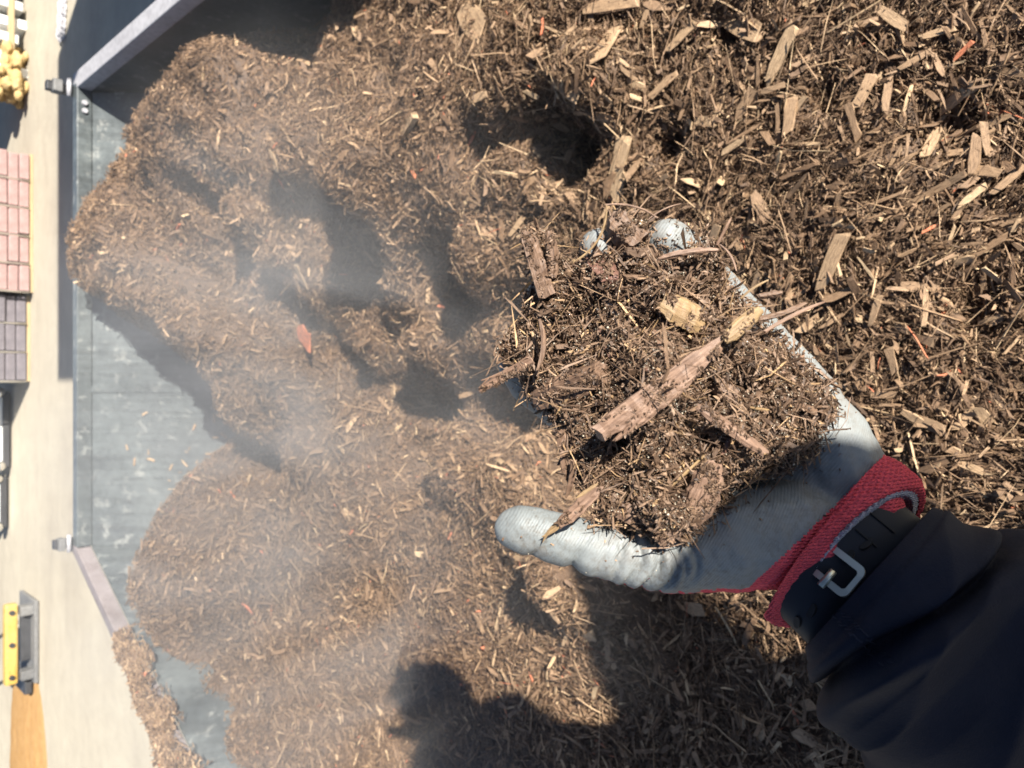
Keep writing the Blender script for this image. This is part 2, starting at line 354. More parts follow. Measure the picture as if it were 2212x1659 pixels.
LASTG = [None]; SKEW = [.55]; GRAIN = 0.0011
def frames(N, tilt, P_=None):
    n = len(N)
    Z = N + rng.normal(size=(n, 3)) * tilt; Z /= np.linalg.norm(Z, axis=1)[:, None]
    a = rng.normal(size=(n, 3))
    if P_ is not None and GRAIN > .0008:
        th = 9 * fbm(P_[:, 0] * 5, P_[:, 1] * 5, 77, 3); a = a * .75 + np.stack([np.cos(th), np.sin(th), 0 * th], 1) * rng.choice([-1, 1], n)[:, None] * 1.0
    X = a - (a * Z).sum(1)[:, None] * Z; X /= np.linalg.norm(X, axis=1)[:, None]
    return X, np.cross(Z, X), Z
def shreds(P_, N, L, W, T, tilt, style, bend=0.15, X=None):
    """batch of wood pieces; returns V,F. style 0 slab 16v, 1 prism 9v, 2 sliver 5v"""
    n = len(P_)
    if X is None: X, Y, Z = frames(N, tilt, P_)
    else:
        Z = N; Y = np.cross(Z, X)
    if style == 0:
        st = np.array([-.5, -.2, .2, .5]); prof = np.array([[-1, -1], [1, -1], [1, 1], [-1, 1]]) * .5
        tap = np.stack([rng.uniform(.6, 1.1, n), rng.uniform(.85, 1.12, n), rng.uniform(.85, 1.12, n), rng.uniform(.5, 1.1, n)], 1)
    elif style == 1:
        st = np.array([-.5, rng.uniform(-.1, .1), .5]); prof = np.array([[-.5, -.4], [.5, -.4], [0, .6]])
        tap = np.stack([rng.uniform(.35, 1.1, n), np.ones(n), rng.uniform(.35, 1.1, n)], 1)
    k, m = (len(st), len(prof)) if style < 2 else (0, 0)
    bz = rng.normal(size=n) * bend * L; by = rng.normal(size=n) * bend * .8 * L; sk = rng.normal(size=n) * 0.25
    if style < 2:
        ss = st[None, :, None] * np.ones((n, 1, m)); 
        jit = 1 + rng.normal(size=(n, k, m)) * 0.16
        endj = rng.normal(size=(n, k, m)) * 0.06 * (np.abs(ss) > .45)
        lx = (ss + endj) * L[:, None, None]
        arc = (0.25 - ss ** 2)
        ly = prof[None, None, :, 0] * tap[:, :, None] * W[:, None, None] * jit + arc * by[:, None, None]
        lx = lx + np.sign(ss) * (np.abs(ss) > .45) * prof[None, None, :, 0] * (rng.normal(size=(n, k, 1)) * SKEW[0]) * W[:, None, None]
        lz = prof[None, None, :, 1] * (0.75 + .25 * tap[:, :, None]) * T[:, None, None] * jit + arc * bz[:, None, None]
        lz = lz + ss * sk[:, None, None] * 0
        V = P_[:, None, None, :] + lx[..., None] * X[:, None, None, :] + ly[..., None] * Y[:, None, None, :] + lz[..., None] * Z[:, None, None, :]
        V = V.reshape(n * k * m, 3); gsd = rng.uniform(0, 500, (n, 1, 1))
        G = np.stack([ly / GRAIN + gsd, lx / (GRAIN * 9) + gsd * .7, lz / GRAIN + 0 * gsd], -1).reshape(-1, 3)
        f = []
        for a in range(k - 1):
            for b in range(m):
                c = (b + 1) % m; f += [(a * m + b, a * m + c, (a + 1) * m + c), (a * m + b, (a + 1) * m + c, (a + 1) * m + b)]
        for e in (0, k - 1):
            r = [e * m + b for b in range(m)]
            if e == 0: r = r[::-1]
            for b in range(1, m - 1): f.append((r[0], r[b], r[b + 1]))
        nv = k * m
    else:
        loc = np.zeros((n, 5, 3)); loc[:, 0, 0] = -.5; loc[:, 4, 0] = .5
        tri = np.array([[-.5, -.35], [.5, -.35], [0, .55]]); loc[:, 1:4, 0] = rng.uniform(-.25, .25, (n, 3))
        V = P_[:, None, :] + loc[:, :, 0, None] * (L[:, None, None]) * X[:, None, :]
        mid = tri[None] * np.stack([W, T], 1)[:, None, :] + np.stack([by, bz], 1)[:, None, :] * .25
        V[:, 1:4] += mid[..., 0, None] * Y[:, None, :] + mid[..., 1, None] * Z[:, None, :]
        V = V.reshape(n * 5, 3); nv = 5; G = np.repeat(rng.uniform(0, 500, (n, 3)), 5, 0)
        f = [(0, 2, 1), (0, 3, 2), (0, 1, 3), (4, 1, 2), (4, 2, 3), (4, 3, 1)]
    F = (np.arange(n)[:, None, None] * nv + np.array(f)[None]).reshape(-1, 3)
    LASTG[0] = G
    return V, F, nv
def join(parts):
    Vs, Fs, Ts, Gs = [], [], [], []; o = 0
    for V, F, T, G in parts:
        Vs.append(V); Fs.append(F + o); Ts.append(T); Gs.append(G); o += len(V)
    return np.concatenate(Vs), np.concatenate(Fs), np.concatenate(Ts), np.concatenate(Gs)
def surf_pts(n, x0, x1, y0, y1, off, view=True):
    x = rng.uniform(x0, x1, int(n * 2.2)); y = rng.uniform(y0, y1, int(n * 2.2)); k = inside(x, y)
    x, y = x[k], y[k]; z = Hs(x, y)
    gxx = (Hs(x + .01, y) - Hs(x - .01, y)) / .02; gyy = (Hs(x, y + .01) - Hs(x, y - .01)) / .02
    k = rng.random(len(x)) < np.sqrt(1 + gxx ** 2 + gyy ** 2) / 2.6; x, y, z = x[k], y[k], z[k]
    k = z > wallz(x, y) + 0.0; x, y, z = x[k], y[k], z[k]
    if view:
        a, b, d = proj(np.stack([x, y, z], 1)); k = (a > -100) & (a < 2500) & (b > -260) & (b < 1920); x, y, z = x[k], y[k], z[k]
    e = 0.008
    nx = -(Hs(x + e, y) - Hs(x - e, y)) / (2 * e); ny = -(Hs(x, y + e) - Hs(x, y - e)) / (2 * e)
    N = np.stack([nx, ny, np.ones(len(x))], 1); N /= np.linalg.norm(N, axis=1)[:, None]
    Pp = np.stack([x, y, z], 1) + N * (rng.uniform(*off, len(x)))[:, None]
    return Pp, N
def tones(n, lo=.05, hi=.75, pale=0.08, red=0.003):
    t = lo + (hi - lo) * rng.beta(1.6, 2.0, n)
    r = rng.random(n); t[r < pale] = rng.uniform(.72, .93, (r < pale).sum()); t[r > 1 - red] = .98
    return t
parts = []
def addset(n, box, L, W, T, off, tilt, style, bend, sl_=.5, sw=.5, **tk):
    Pp, N = surf_pts(n, *box, off); m = len(Pp)
    l = np.minimum(rng.lognormal(math.log(L), sl_, m), L * 3); wd = np.minimum(rng.lognormal(math.log(W), sw, m), L * .55); wd = np.minimum(wd, l * .6); th = wd * rng.uniform(*T, m)
    V, F, nv = shreds(Pp, N, l, wd, th, tilt, style, bend)
    t = np.repeat(tones(m, **tk), nv); parts.append((V, F, t, LASTG[0])); return m
near = (-.95, .95, .06, 1.05); mid = (-1.3, 1.1, 1.05, 1.9); farb = (-1.3, 1.1, 1.9, 3.05)
addset(900, near, .034, .0062, (.12, .3), (.002, .013), .3, 0, .06, .3, .4, lo=.25, hi=.9)
addset(12000, near, .018, .0040, (.15, .45), (-.004, .012), .42, 0, .08, .45, .4, lo=.08, hi=.70, pale=.05)
addset(2500, near, .050, .0010, (.6, 1), (.004, .016), .3, 1, .16, lo=.35, hi=.9)
addset(26000, near, .013, .0022, (.3, .8), (-.006, .011), .5, 1, .16, lo=.03, hi=.72)
addset(115000, near, .011, .0010, (.6, 1), (-.004, .012), .6, 2, .35, lo=.02, hi=.55)
addset(60000, near, .0040, .0026, (.6, 1), (-.002, .009), 1.0, 2, .1, lo=.02, hi=.6, pale=.02)
addset(1200, mid, .045, .0012, (.6, 1), (.004, .016), .35, 1, .16, lo=.35, hi=.85)
addset(4500, mid, .024, .0050, (.15, .4), (-.004, .012), .42, 0, .08, .4, .4, lo=.1, hi=.75, pale=.05)
addset(20000, mid, .015, .0028, (.3, .8), (-.006, .012), .5, 1, .16, lo=.05, hi=.68, pale=.04)
addset(90000, mid, .012, .0013, (.6, 1), (-.004, .014), .6, 2, .35, lo=.05, hi=.55, pale=.01)
addset(45000, mid, .0050, .0032, (.6, 1), (-.002, .012), 1.0, 2, .1, lo=.02, hi=.6, pale=.02)
addset(2600, farb, .026, .0060, (.2, .5), (-.004, .013), .45, 0, .1, .4, .4, lo=.1, hi=.72, pale=.05)
addset(15000, farb, .017, .0036, (.4, .9), (-.006, .014), .5, 1, .16, lo=.08, hi=.66, pale=.03)
addset(70000, farb, .014, .0020, (.6, 1), (-.004, .015), .6, 2, .35, lo=.08, hi=.58, pale=.01)
# crumbs lying on the left rail and outside ledge
n = 11000; t_ = rng.uniform(0.30, 1.0, n) ** 0.9
A0 = np.array([XL, YF]); B0 = np.array([leftx(YK), YK]); dd = B0 - A0
Pp = np.zeros((n, 3)); off = rng.normal(0.008, 0.019, n) + 0.012 * np.sin(t_ * 40)
Pp[:, 0] = A0[0] + dd[0] * t_ - off * abs(dd[1]) / np.linalg.norm(dd); Pp[:, 1] = A0[1] + dd[1] * t_ + off * abs(dd[0]) / np.linalg.norm(dd)
Pp[:, 2] = ZT + np.clip(off * 1.2, -.05, 0) + rng.uniform(0, 1, n) * np.clip((t_ - .33) * .09, 0, .035)
Nn = np.tile([0, 0, 1.0], (n, 1))
V, F, nv = shreds(Pp, Nn, rng.lognormal(math.log(.018), .4, n), rng.lognormal(math.log(.004), .4, n), rng.lognormal(math.log(.0025), .3, n), .6, 1, .12)
parts.append((V, F, np.repeat(tones(n), nv), LASTG[0]))
V, F, T, G = join(parts); 
tag(link('loose_mulch', from_arrays('loose_mulch', V, F, T, G), MULCH, heap), kind='stuff')

# prominent chips: one object each
SKEW[0] = .25
chip_meshes = []
for k in range(24):
    L_ = np.array([1.0]); W_ = np.array([random.uniform(.16, .42)]); T_ = W_ * random.uniform(.08, .2)
    V, F, nv = shreds(np.zeros((1, 3)), np.array([[0, 0, 1.0]]), L_, W_, T_, 0, 0, .06, X=np.array([[1.0, 0, 0]]))
    tone = {0: 1.0}.get(k, random.choice([.4, .5, .58, .64, .7, .78]))
    me = from_arrays('wood_chip', V, F, np.full(len(V), tone), LASTG[0] * [.055, .055, .055] + k * 3.1); me.materials.append(MULCH); chip_meshes.append(me)
def place_chip(p, N, L, ang, me, lab=None, tilt=.14):
    o = bpy.data.objects.new('wood_chip', me); COL.objects.link(o)
    Z = Vector(N) + Vector((random.gauss(0, tilt), random.gauss(0, tilt), 0)); Z.normalize()
    d = Vector((math.cos(ang), math.sin(ang), 0)); X = (d - Z * d.dot(Z)).normalized(); Y = Z.cross(X)
    M = Matrix(((X.x, Y.x, Z.x, p[0]), (X.y, Y.y, Z.y, p[1]), (X.z, Y.z, Z.z, p[2]), (0, 0, 0, 1))) @ Matrix.Diagonal((L, L, L, 1))
    o.parent = heap; o.matrix_parent_inverse = Matrix.Translation(heap.location).inverted(); o.matrix_basis = M
    if lab: o['label'] = lab
    return o
def img_chip(px, py, px2, py2, me, lab=None, lift=.012):
    """chip lying on the heap between two spots"""
    a = gp(px, py, .58); b = gp(px2, py2, .58)
    for _ in range(4):
        a = gp(px, py, float(Hs(a[0:1], a[1:2])[0]) + lift); b = gp(px2, py2, float(Hs(b[0:1], b[1:2])[0]) + lift)
    c = (a + b) / 2; L = float(np.linalg.norm(b - a)); zv = np.cross(b - a, np.cross([0, 0, 1.0], b - a)); zv /= np.linalg.norm(zv)
    X = Vector(b - a).normalized(); Z = Vector(zv); Y = Z.cross(X)
    o = bpy.data.objects.new('wood_chip', me); COL.objects.link(o)
    M = Matrix(((X.x, Y.x, Z.x, c[0]), (X.y, Y.y, Z.y, c[1]), (X.z, Y.z, Z.z, c[2]), (0, 0, 0, 1))) @ Matrix.Diagonal((L, L, L, 1))
    o.parent = heap; o.matrix_parent_inverse = Matrix.Translation(heap.location).inverted(); o.matrix_basis = M
    if lab: o['label'] = lab
pale = [m for m in chip_meshes if m.attributes['tone'].data[0].value in (np.float32(.9), np.float32(.93))] or chip_meshes[1:]
pale = sorted(chip_meshes[1:], key=lambda m: -m.attributes['tone'].data[0].value)[:9]
for i, c in enumerate([(1715,55,1655,180),(1350,305,1325,425),(1820,510,1770,625),(2030,275,1995,340),(1000,15,1040,70),(1265,20,1375,0),(1465,155,1400,215),(1885,165,1845,235),
        (2212,360,2140,420),(2130,400,2070,445),(2100,190,2035,235),(1500,50,1440,110),(1560,30,1640,75),(1200,150,1250,205),(1880,700,1900,640),(1640,200,1700,180),(1710,215,1700,290),
        (2010,110,1940,150),(1560,330,1610,300),(860,230,885,275),(1130,470,1100,510),(1215,1395,1225,1370),(1480,1310,1520,1320),(1980,900,2040,925),(2100,890,2120,905),
        (1010,640,990,680),(1050,670,1070,710),(845,820,850,860),(640,575,660,620),(2060,60,1990,80),(1900,20,1960,60),(1330,60,1290,130),(2180,250,2110,280)]):
    img_chip(*c, pale[i % len(pale)])
img_chip(642, 713, 670, 742, chip_meshes[0], 'orange red wood chip in the shaded hollow', .02)
for c in ((888,368,898,382),(640,128,660,122),(1195,140,1200,175),(2060,130,2100,90),(945,660,960,664),(600,385,615,410)):
    img_chip(*c, chip_meshes[0], 'small reddish wood chip')
Pp, N = surf_pts(900, -.8, 1.05, .06, 1.9, (.006, .016)); k = 0
for i in range(len(Pp)):
    if k >= 250: break
    a, b, d = proj(Pp[i])
    if not (20 < a < 2200 and 10 < b < 1650): continue
    place_chip(Pp[i] - N[i] * .002, N[i], random.uniform(.018, .048), random.uniform(0, 6.3), random.choice(chip_meshes[1:])); k += 1
# stray chips on the sloping steel
for i in range(24):
    x = random.choice([random.uniform(-.55, .12), random.gauss(-.3, .12)]); y = random.choice([random.uniform(2.66, 3.02), random.gauss(2.8, .07)]); y = min(3.03, max(2.62, y)); z = float(wallz(np.array([x]), np.array([y]))[0]) + .008
    place_chip((x, y, z), (0, -.66, .75), random.uniform(.010, .035), random.uniform(0, 6.3), random.choice(pale), tilt=.05)

# ------------------------------------------------------------------ remeshed bodies
def blob_mesh(name, chains, voxel, smooth=8, extra=None):
    """chains: list of lists of (pos, r). Union of spheres along chains -> one continuous skin"""
    bm = bmesh.new()
    for ch in chains:
        for (a, ra), (b, rb) in zip(ch[:-1], ch[1:]):
            a = np.array(a); b = np.array(b); d = np.linalg.norm(b - a); n = max(2, int(d / (min(ra, rb) * .22)))
            for i in range(n + 1):
                t = i / n; c = a + (b - a) * t
                M = Matrix.Translation(Vector(c)) @ Matrix.Scale(ra + (rb - ra) * t, 4)
                bmesh.ops.create_icosphere(bm, subdivisions=2, radius=1, matrix=M)
    if extra: extra(bm)
    me = bpy.data.meshes.new(name); bm.to_mesh(me); bm.free()
    o = bpy.data.objects.new(name, me); COL.objects.link(o)
    md = o.modifiers.new('r', 'REMESH'); md.mode = 'VOXEL'; md.voxel_size = voxel
    ms = o.modifiers.new('s', 'SMOOTH'); ms.iterations = smooth; ms.factor = .5
    dg = bpy.context.evaluated_depsgraph_get(); dg.update()
    me2 = bpy.data.meshes.new_from_object(o.evaluated_get(dg)); me2.name = name
    bpy.data.objects.remove(o); bpy.data.meshes.remove(me)
    return me2

person = empty('person', (0.33, -0.72, 0), 'person in a dark navy jacket reaching out a gloved left hand full of mulch', 'person')
SKIN = NT('skin').base((0.55, 0.33, 0.25), 0.55).m

def cloth_mat(name, c, knit=0, rough=0.85, bs=0.5, dist=.0006, var=.25):
    t = NT(name); v = t.coord(); n1 = t.noise(v, 45, 4)
    cc = t.mix(var, c, t.ramp(n1, [(0.3, tuple(x * .5 for x in c)), (0.7, tuple(min(1, x * 1.5) for x in c))]))
    t.base(cc, rough, 0, 0.25)
    if knit:
        # rows of little loops: two crossed wave bands
        w1 = t.n('ShaderNodeTexWave'); w1.wave_type = 'BANDS'; w1.bands_direction = 'DIAGONAL'; w1.inputs['Scale'].default_value = knit; w1.inputs['Distortion'].default_value = 2.0; w1.inputs['Detail Scale'].default_value = 3.0
        w2 = t.n('ShaderNodeTexWave'); w2.wave_type = 'BANDS'; w2.bands_direction = 'X'; w2.inputs['Scale'].default_value = knit * 1.4; w2.inputs['Distortion'].default_value = 2.0
        t.l(v, w1.inputs[0]); t.l(v, w2.inputs[0])
        m = t.n('ShaderNodeMath', operation='MULTIPLY'); t.l(w1.outputs['Fac'], m.inputs[0]); t.l(w2.outputs['Fac'], m.inputs[1])
        t.bump(m.outputs[0], bs, dist)
        cc2 = t.mix(0.5, cc, t.ramp(m.outputs[0], [(0.0, (.55, .55, .55)), (0.5, (1.15, 1.15, 1.15))]), 'MULTIPLY'); t.l(cc2, t.b.inputs['Base Color'])
    else:
        nn_ = t.noise(v, 28, 4, .6); mm_ = t.n('ShaderNodeMath', operation='MULTIPLY_ADD'); t.l(nn_, mm_.inputs[0]); mm_.inputs[1].default_value = 4.0; t.l(t.noise(v, 1300, 2), mm_.inputs[2]); t.bump(mm_.outputs[0], bs, dist)
    return t.m
RED = cloth_mat('red_knit', (0.86, 0.10, 0.125), 150, .9, 1.0, .0012)
LINING = cloth_mat('grey_knit', (0.5, 0.5, 0.55), 220, .9, 1.0, .001)
NAVY = cloth_mat('navy_softshell', (0.0068, 0.0084, 0.0180), 0, .8, .5, .0006)
STRAP = cloth_mat('strap_rubber', (0.013, 0.015, 0.021), 0, .55, .05, .0001)
DENIM = cloth_mat('work_trousers', (0.05, 0.06, 0.09), 0, .9, .3, .0005)
def glove_mat():
    t = NT('latex_palm'); v = t.coord(); n1 = t.noise(v, 30, 5); n2 = t.noise(v, 420, 3, .7)
    c = t.ramp(n1, [(0.3, (0.175, 0.190, 0.188)), (0.7, (0.225, 0.237, 0.233))])
    dirt = t.ramp(n2, [(0.45, (1, 1, 1)), (0.72, (0.50, 0.40, 0.31))])
    big = t.ramp(t.noise(v, 26, 5, .65), [(0.40, (0.1, .1, .1)), (0.66, (1, 1, 1))])
    c2 = t.mix(big, c, t.mix(0.9, c, dirt, 'MULTIPLY'))
    c2 = t.mix(t.ramp(t.noise(v, 60, 5, .7), [(0.50, (0, 0, 0)), (0.75, (.55, .55, .55))]), c2, (0.13, 0.105, 0.08)); t.base(c2, .55, 0, .4)
    w1 = t.n('ShaderNodeTexWave'); w1.bands_direction = 'DIAGONAL'; w1.inputs['Scale'].default_value = 300; w1.inputs['Distortion'].default_value = 2.5
    w1.inputs['Detail Scale'].default_value = 2; t.l(v, w1.inputs[0]); t.bump(w1.outputs['Fac'], .3, .0004); return t.m
LATEX = glove_mat()
PACK = cloth_mat('shadow_pack_fabric', (0.03, 0.03, 0.035), 0, .8, .3, .0005)
GLASS = NT('phone_body').base((0.02, 0.02, 0.022), .2).m

# ---- glove (left hand, palm up)
def C(*rows): return [(pt(a, b, d), r) for a, b, d, r in rows]
thumb = C((1112,1142,.338,.0100),(1135,1143,.336,.0112),(1200,1160,.334,.0120),(1280,1182,.333,.0122),(1360,1200,.334,.0140),(1450,1195,.336,.0185),(1560,1165,.340,.0250),(1700,1150,.343,.0260),(1800,1160,.343,.0250))
index = C((1112,790,.372,.0092),(1140,830,.380,.0105),(1220,890,.392,.0115),(1340,960,.385,.0140),(1560,1000,.370,.0200))
middle = C((1175,640,.375,.0098),(1215,690,.386,.0110),(1290,770,.395,.0118),(1410,870,.385,.0145),(1600,960,.372,.0200))
ring = C((1294,538,.346,.0098),(1320,575,.356,.0108),(1390,660,.385,.0118),(1500,780,.380,.0145),(1650,930,.372,.0200))
pinky = C((1442,518,.338,.0102),(1470,540,.342,.0112),(1540,620,.364,.0120),(1630,730,.366,.0145),(1740,870,.360,.0180))
heel = C((1640,760,.364,.0120),(1720,860,.358,.0180),(1790,960,.350,.0210),(1835,1060,.346,.0225),(1850,1120,.345,.0230))
palm1 = C((1500,950,.376,.0200),(1650,1020,.366,.0220),(1790,1110,.350,.0240))
palm2 = C((1560,860,.376,.0180),(1690,950,.364,.0210),(1800,1060,.350,.0230))
gm = blob_mesh('glove', [thumb, index, middle, ring, pinky, heel, palm1, palm2], 0.0013, 10)
nv = len(gm.vertices); co = np.empty(nv * 3); gm.vertices.foreach_get('co', co); co = co.reshape(-1, 3)
no = np.empty(nv * 3); gm.vertices.foreach_get('normal', no); no = no.reshape(-1, 3)
# wrinkles at the root of the thumb and creases on the latex
px, py, dp = proj(co)
def wr(cx, cy, ang, lam, rad, amp, warp=0.0):
    dx, dy = (px - cx), (py - cy); u = dx * math.cos(ang) + dy * math.sin(ang); v = -dx * math.sin(ang) + dy * math.cos(ang)
    u = u + warp * v * v / rad
    return amp * np.exp(-((u / rad) ** 2 + (v / (rad * 1.3)) ** 2)) * (np.abs(np.sin(u / lam * math.pi)) ** .7 - .6)
disp = wr(1425, 1215, .12, 41, 62, .0050, .6) + wr(1480, 1215, -.25, 27, 34, .0022, .3) + wr(1235, 1225, .5, 70, 55, .0034) + wr(1335, 1215, .25, 37, 38, .0022) + wr(1150, 1200, .9, 50, 45, .0016)
disp += 0.0008 * fbm(px / 40, py / 40, 4, 3) * 2
co = co + no * disp[:, None]
gm.vertices.foreach_set('co', co.ravel()); gm.update()
# split into latex coat and red knit back
palmN = -FW * .80 + IY * .58 + IX * .1; palmN /= np.linalg.norm(palmN)
nf = len(gm.polygons); lt = np.empty(nf, int); gm.polygons.foreach_get('loop_total', lt)
vi = np.empty(int(lt.sum()), int); gm.loops.foreach_get('vertex_index', vi)
assert (lt == 4).all(); Fq = vi.reshape(-1, 4)
fn = np.empty(nf * 3); gm.polygons.foreach_get('normal', fn); fn = fn.reshape(-1, 3); fc = co[Fq].mean(1)
fpx, fpy, fd = proj(fc)
s_red = np.clip((fpx - 1200) / 450, 0, 1)
facing = fn @ palmN
isred = (fpy > 900) & (facing < (-0.46 + 0.44 * s_red) + .05 * fbm(fpx / 14, fpy / 14, 8, 2))
wristline = (fpx - 1905) * .70 + (fpy - 985) * .715       # distance past the end of the coat
isred |= (wristline > 2 + 4 * np.sin(np.clip((fpx - 1640) / 265, 0, 1) * math.pi))
glove = None
def sub(name, sel, mat, parent):
    u, inv = np.unique(Fq[sel], return_inverse=True)
    return link(name, from_arrays(name, co[u], inv.reshape(-1, 4)), mat, parent, True)
glove = sub('glove', ~isred, LATEX, person); glove['label'] = 'pale grey latex coated palm and fingers of the glove'
sub('knit_back', isred, RED, glove)

# ---- tube sweep used for cuff, strap and sleeve
def sweep(name, rings, nseg, mat, parent, close=False, disp=None, smooth=True):
    """rings: list of (center, axisU, axisV, ru, rv)"""
    V = []; 
    for i, (c, U, W_, ru, rv) in enumerate(rings):
        for k in range(nseg):
            a = 2 * math.pi * k / nseg; d = 0 if disp is None else disp(i, a)
            V.append(c + U * (ru + d) * math.cos(a) + W_ * (rv + d) * math.sin(a))
    F = [(i * nseg + k, i * nseg + (k + 1) % nseg, (i + 1) * nseg + (k + 1) % nseg, (i + 1) * nseg + k) for i in range(len(rings) - 1) for k in range(nseg)]
    return link(name, from_arrays(name, np.array(V), np.array(F)), mat, parent, smooth)
def img_ring(p1, p2, d, flat, lean=0.0):
    """ring whose silhouette ends are image spots p1 (upper) and p2 (lower)"""
    a = pt(p1[0], p1[1], d); b = pt(p2[0], p2[1], d); c = (a + b) / 2
    U = (a - b) / np.linalg.norm(a - b); ax = np.cross(U, FW); ax /= np.linalg.norm(ax)
    W_ = -(FW * math.cos(lean)) + ax * math.sin(lean)
    W_ = W_ - U * (W_ @ U); W_ /= np.linalg.norm(W_)
    r = np.linalg.norm(a - b) / 2
    return c, U, W_, r, r * flat
def lerp_rings(keys, n):
    out = []
    ts = [k[0] for k in keys]
    for t in np.linspace(ts[0], ts[-1], n):
        j = max(0, min(len(ts) - 2, int(np.searchsorted(ts, t) - 1))); f = (t - ts[j]) / (ts[j + 1] - ts[j]); f = f * f * (3 - 2 * f) * .5 + f * .5
        A_, B_ = keys[j][1], keys[j + 1][1]
        out.append(tuple(A_[q] * (1 - f) + B_[q] * f for q in range(5)))
    return out
LEAN = 0.85
k1 = [(0, img_ring((1898,1000),(1650,1328),.343,.62, .45)), (.25, img_ring((1915,995),(1655,1342),.341,.68, .6)), (.6, img_ring((1950,1012),(1668,1352),.339,.68, .75)),
      (.85, img_ring((1988,1040),(1690,1345),.338,.72, LEAN)), (1.0, img_ring((1996,1062),(1706,1338),.338,.72, LEAN)), (1.08, img_ring((1984,1070),(1716,1330),.339,.66, LEAN))]
rg = lerp_rings(k1, 60)
sweep('cuff', rg, 160, RED, glove, disp=lambda i, a: .0007 * math.sin(a * 46 + i * .3) * min(1, i / 20) + .0012 * math.sin(a * 3 + i * .06))
k2 = [(0, img_ring((1982,1068),(1722,1332),.3385,.745, LEAN)), (.5, img_ring((1970,1080),(1738,1330),.336,.77, LEAN)), (1, img_ring((1962,1086),(1746,1326),.340,.60, LEAN)), (1.5, img_ring((1940,1075),(1730,1310),.343,.50, LEAN)), (2.5, img_ring((1890,1030),(1690,1280),.346,.44, LEAN))]
sweep('cuff_lining', lerp_rings(k2, 24), 160, LINING, glove, disp=lambda i, a: .0006 * math.sin(a * 60 + i * .8))

# ---- forearm skin (body), strap, sleeve
sh_l = np.array([0.10, -0.60, 1.30]); elbow_l = np.array([-0.20, -0.20, 1.07])
def psv(u, v, y):
    # spot given by its place across the sunlight and its distance behind the camera
    U_ = np.cross([0, 0, 1.0], SUN); U_ /= np.linalg.norm(U_); V_ = np.cross(SUN, U_)
    b = U_ * u + V_ * v; return b + SUN * ((y - b[1]) / SUN[1])
HC = psv(-.055, 1.125, -.56)
body_ch = [
    [(pt(1760,1130,.350), .018), (pt(1850,1200,.350), .026), (pt(1950,1330,.352), .028), (pt(2100,1480,.365), .032), (elbow_l, .042), (sh_l, .055)],
    [(HC + [0, .005, .04], .092), (HC + [0, .03, -.05], .078), (psv(-.13, 1.02, -.60), .056), (psv(-.20, .90, -.66), .065)],
    [(HC + [0, -.02, .02], .090), (HC + [0, -.01, .03], .09)],
    [(psv(-.22, .78, -.72), .13), ((.24, -.80, .95), .13)],
    [(psv(-.15, .84, -.66), .055), (psv(-.15, 1.02, -.42), .042), (psv(-.07, 1.24, -.20), .030), (psv(-.06, 1.33, -.09), .028)],
    [(psv(-.06, 1.33, -.09), .024), (psv(-.035, 1.36, -.055), .010), (psv(-.02, 1.39, -.045), .008)],
    [(psv(-.06, 1.33, -.09), .024), (psv(-.055, 1.38, -.06), .009), (psv(-.045, 1.41, -.05), .008)],
]
body = link('body', blob_mesh('body', body_ch, .006, 6), SKIN, person, True)
# watch
watch = None
def strap_ring(off, w_, d, flat):
    return img_ring((1950 + off, 1092 + off * .8), (1706 + off * .9, 1352 + off * .9), d, flat, LEAN)
kk = [(0, strap_ring(-34, 0, .338, .62)), (.1, strap_ring(-30, 0, .337, .665)), (.5, strap_ring(36, 0, .335, .68)), (.9, strap_ring(82, 0, .334, .68)), (1, strap_ring(84, 0, .335, .62))]
wrg = lerp_rings(kk, 16)
watch = sweep('wrist_watch', wrg, 96, STRAP, person); watch['label'] = 'dark rubber watch strap with pin holes and a pale metal buckle'
def on_strap(px_, py_, lift=.0008):
    """point on the strap facing outward under an image spot"""
    best = None
    for (c, U, W_, ru, rv) in wrg:
        for a in np.linspace(0.1, math.pi - .1, 60):
            p = c + U * ru * math.cos(a) + W_ * rv * math.sin(a); x, y, d = proj(p); e = (x - px_) ** 2 + (y - py_) ** 2
            if best is None or e < best[0]: best = (e, p, (U * math.cos(a) / ru + W_ * math.sin(a) / rv))
    n_ = best[2] / np.linalg.norm(best[2]); return best[1] + n_ * lift, n_
METAL = NT('brushed_buckle').base((0.50, 0.49, 0.40), 0.34, 0.85).m
HOLE = NT('strap_hole').base((0.004, 0.004, 0.005), 0.8).m
def strap_axes(n_):
    t = wrg[0][1] - n_ * (wrg[0][1] @ n_); t /= np.linalg.norm(t); return t, np.cross(n_, t)
for hx, hy in ((1873,1171),(1834,1206),(1751,1319),(1727,1345)):
    p, n_ = on_strap(hx, hy, .0002); t, b = strap_axes(n_)
    bm = bmesh.new(); vs = cyl(bm, (0, 0, -.001), (0, 0, .0006), 1, n=20)
    for v in bm.verts: v.co = Vector(p) + Vector(t) * v.co.x * .0036 + Vector(b) * v.co.y * .0017 + Vector(n_) * v.co.z
    bmo('pin_hole', bm, HOLE, watch)
for (ax_, ay_, bx_, by_) in ((1880,1108,1935,1157),(1843,1140,1896,1186)):
    p, n_ = on_strap(ax_, ay_, .0004); p2, n2 = on_strap(bx_, by_, .0004)
    bm = bmesh.new(); cyl(bm, p, p2, .0005, n=8); bmo('strap_groove', bm, HOLE, watch)
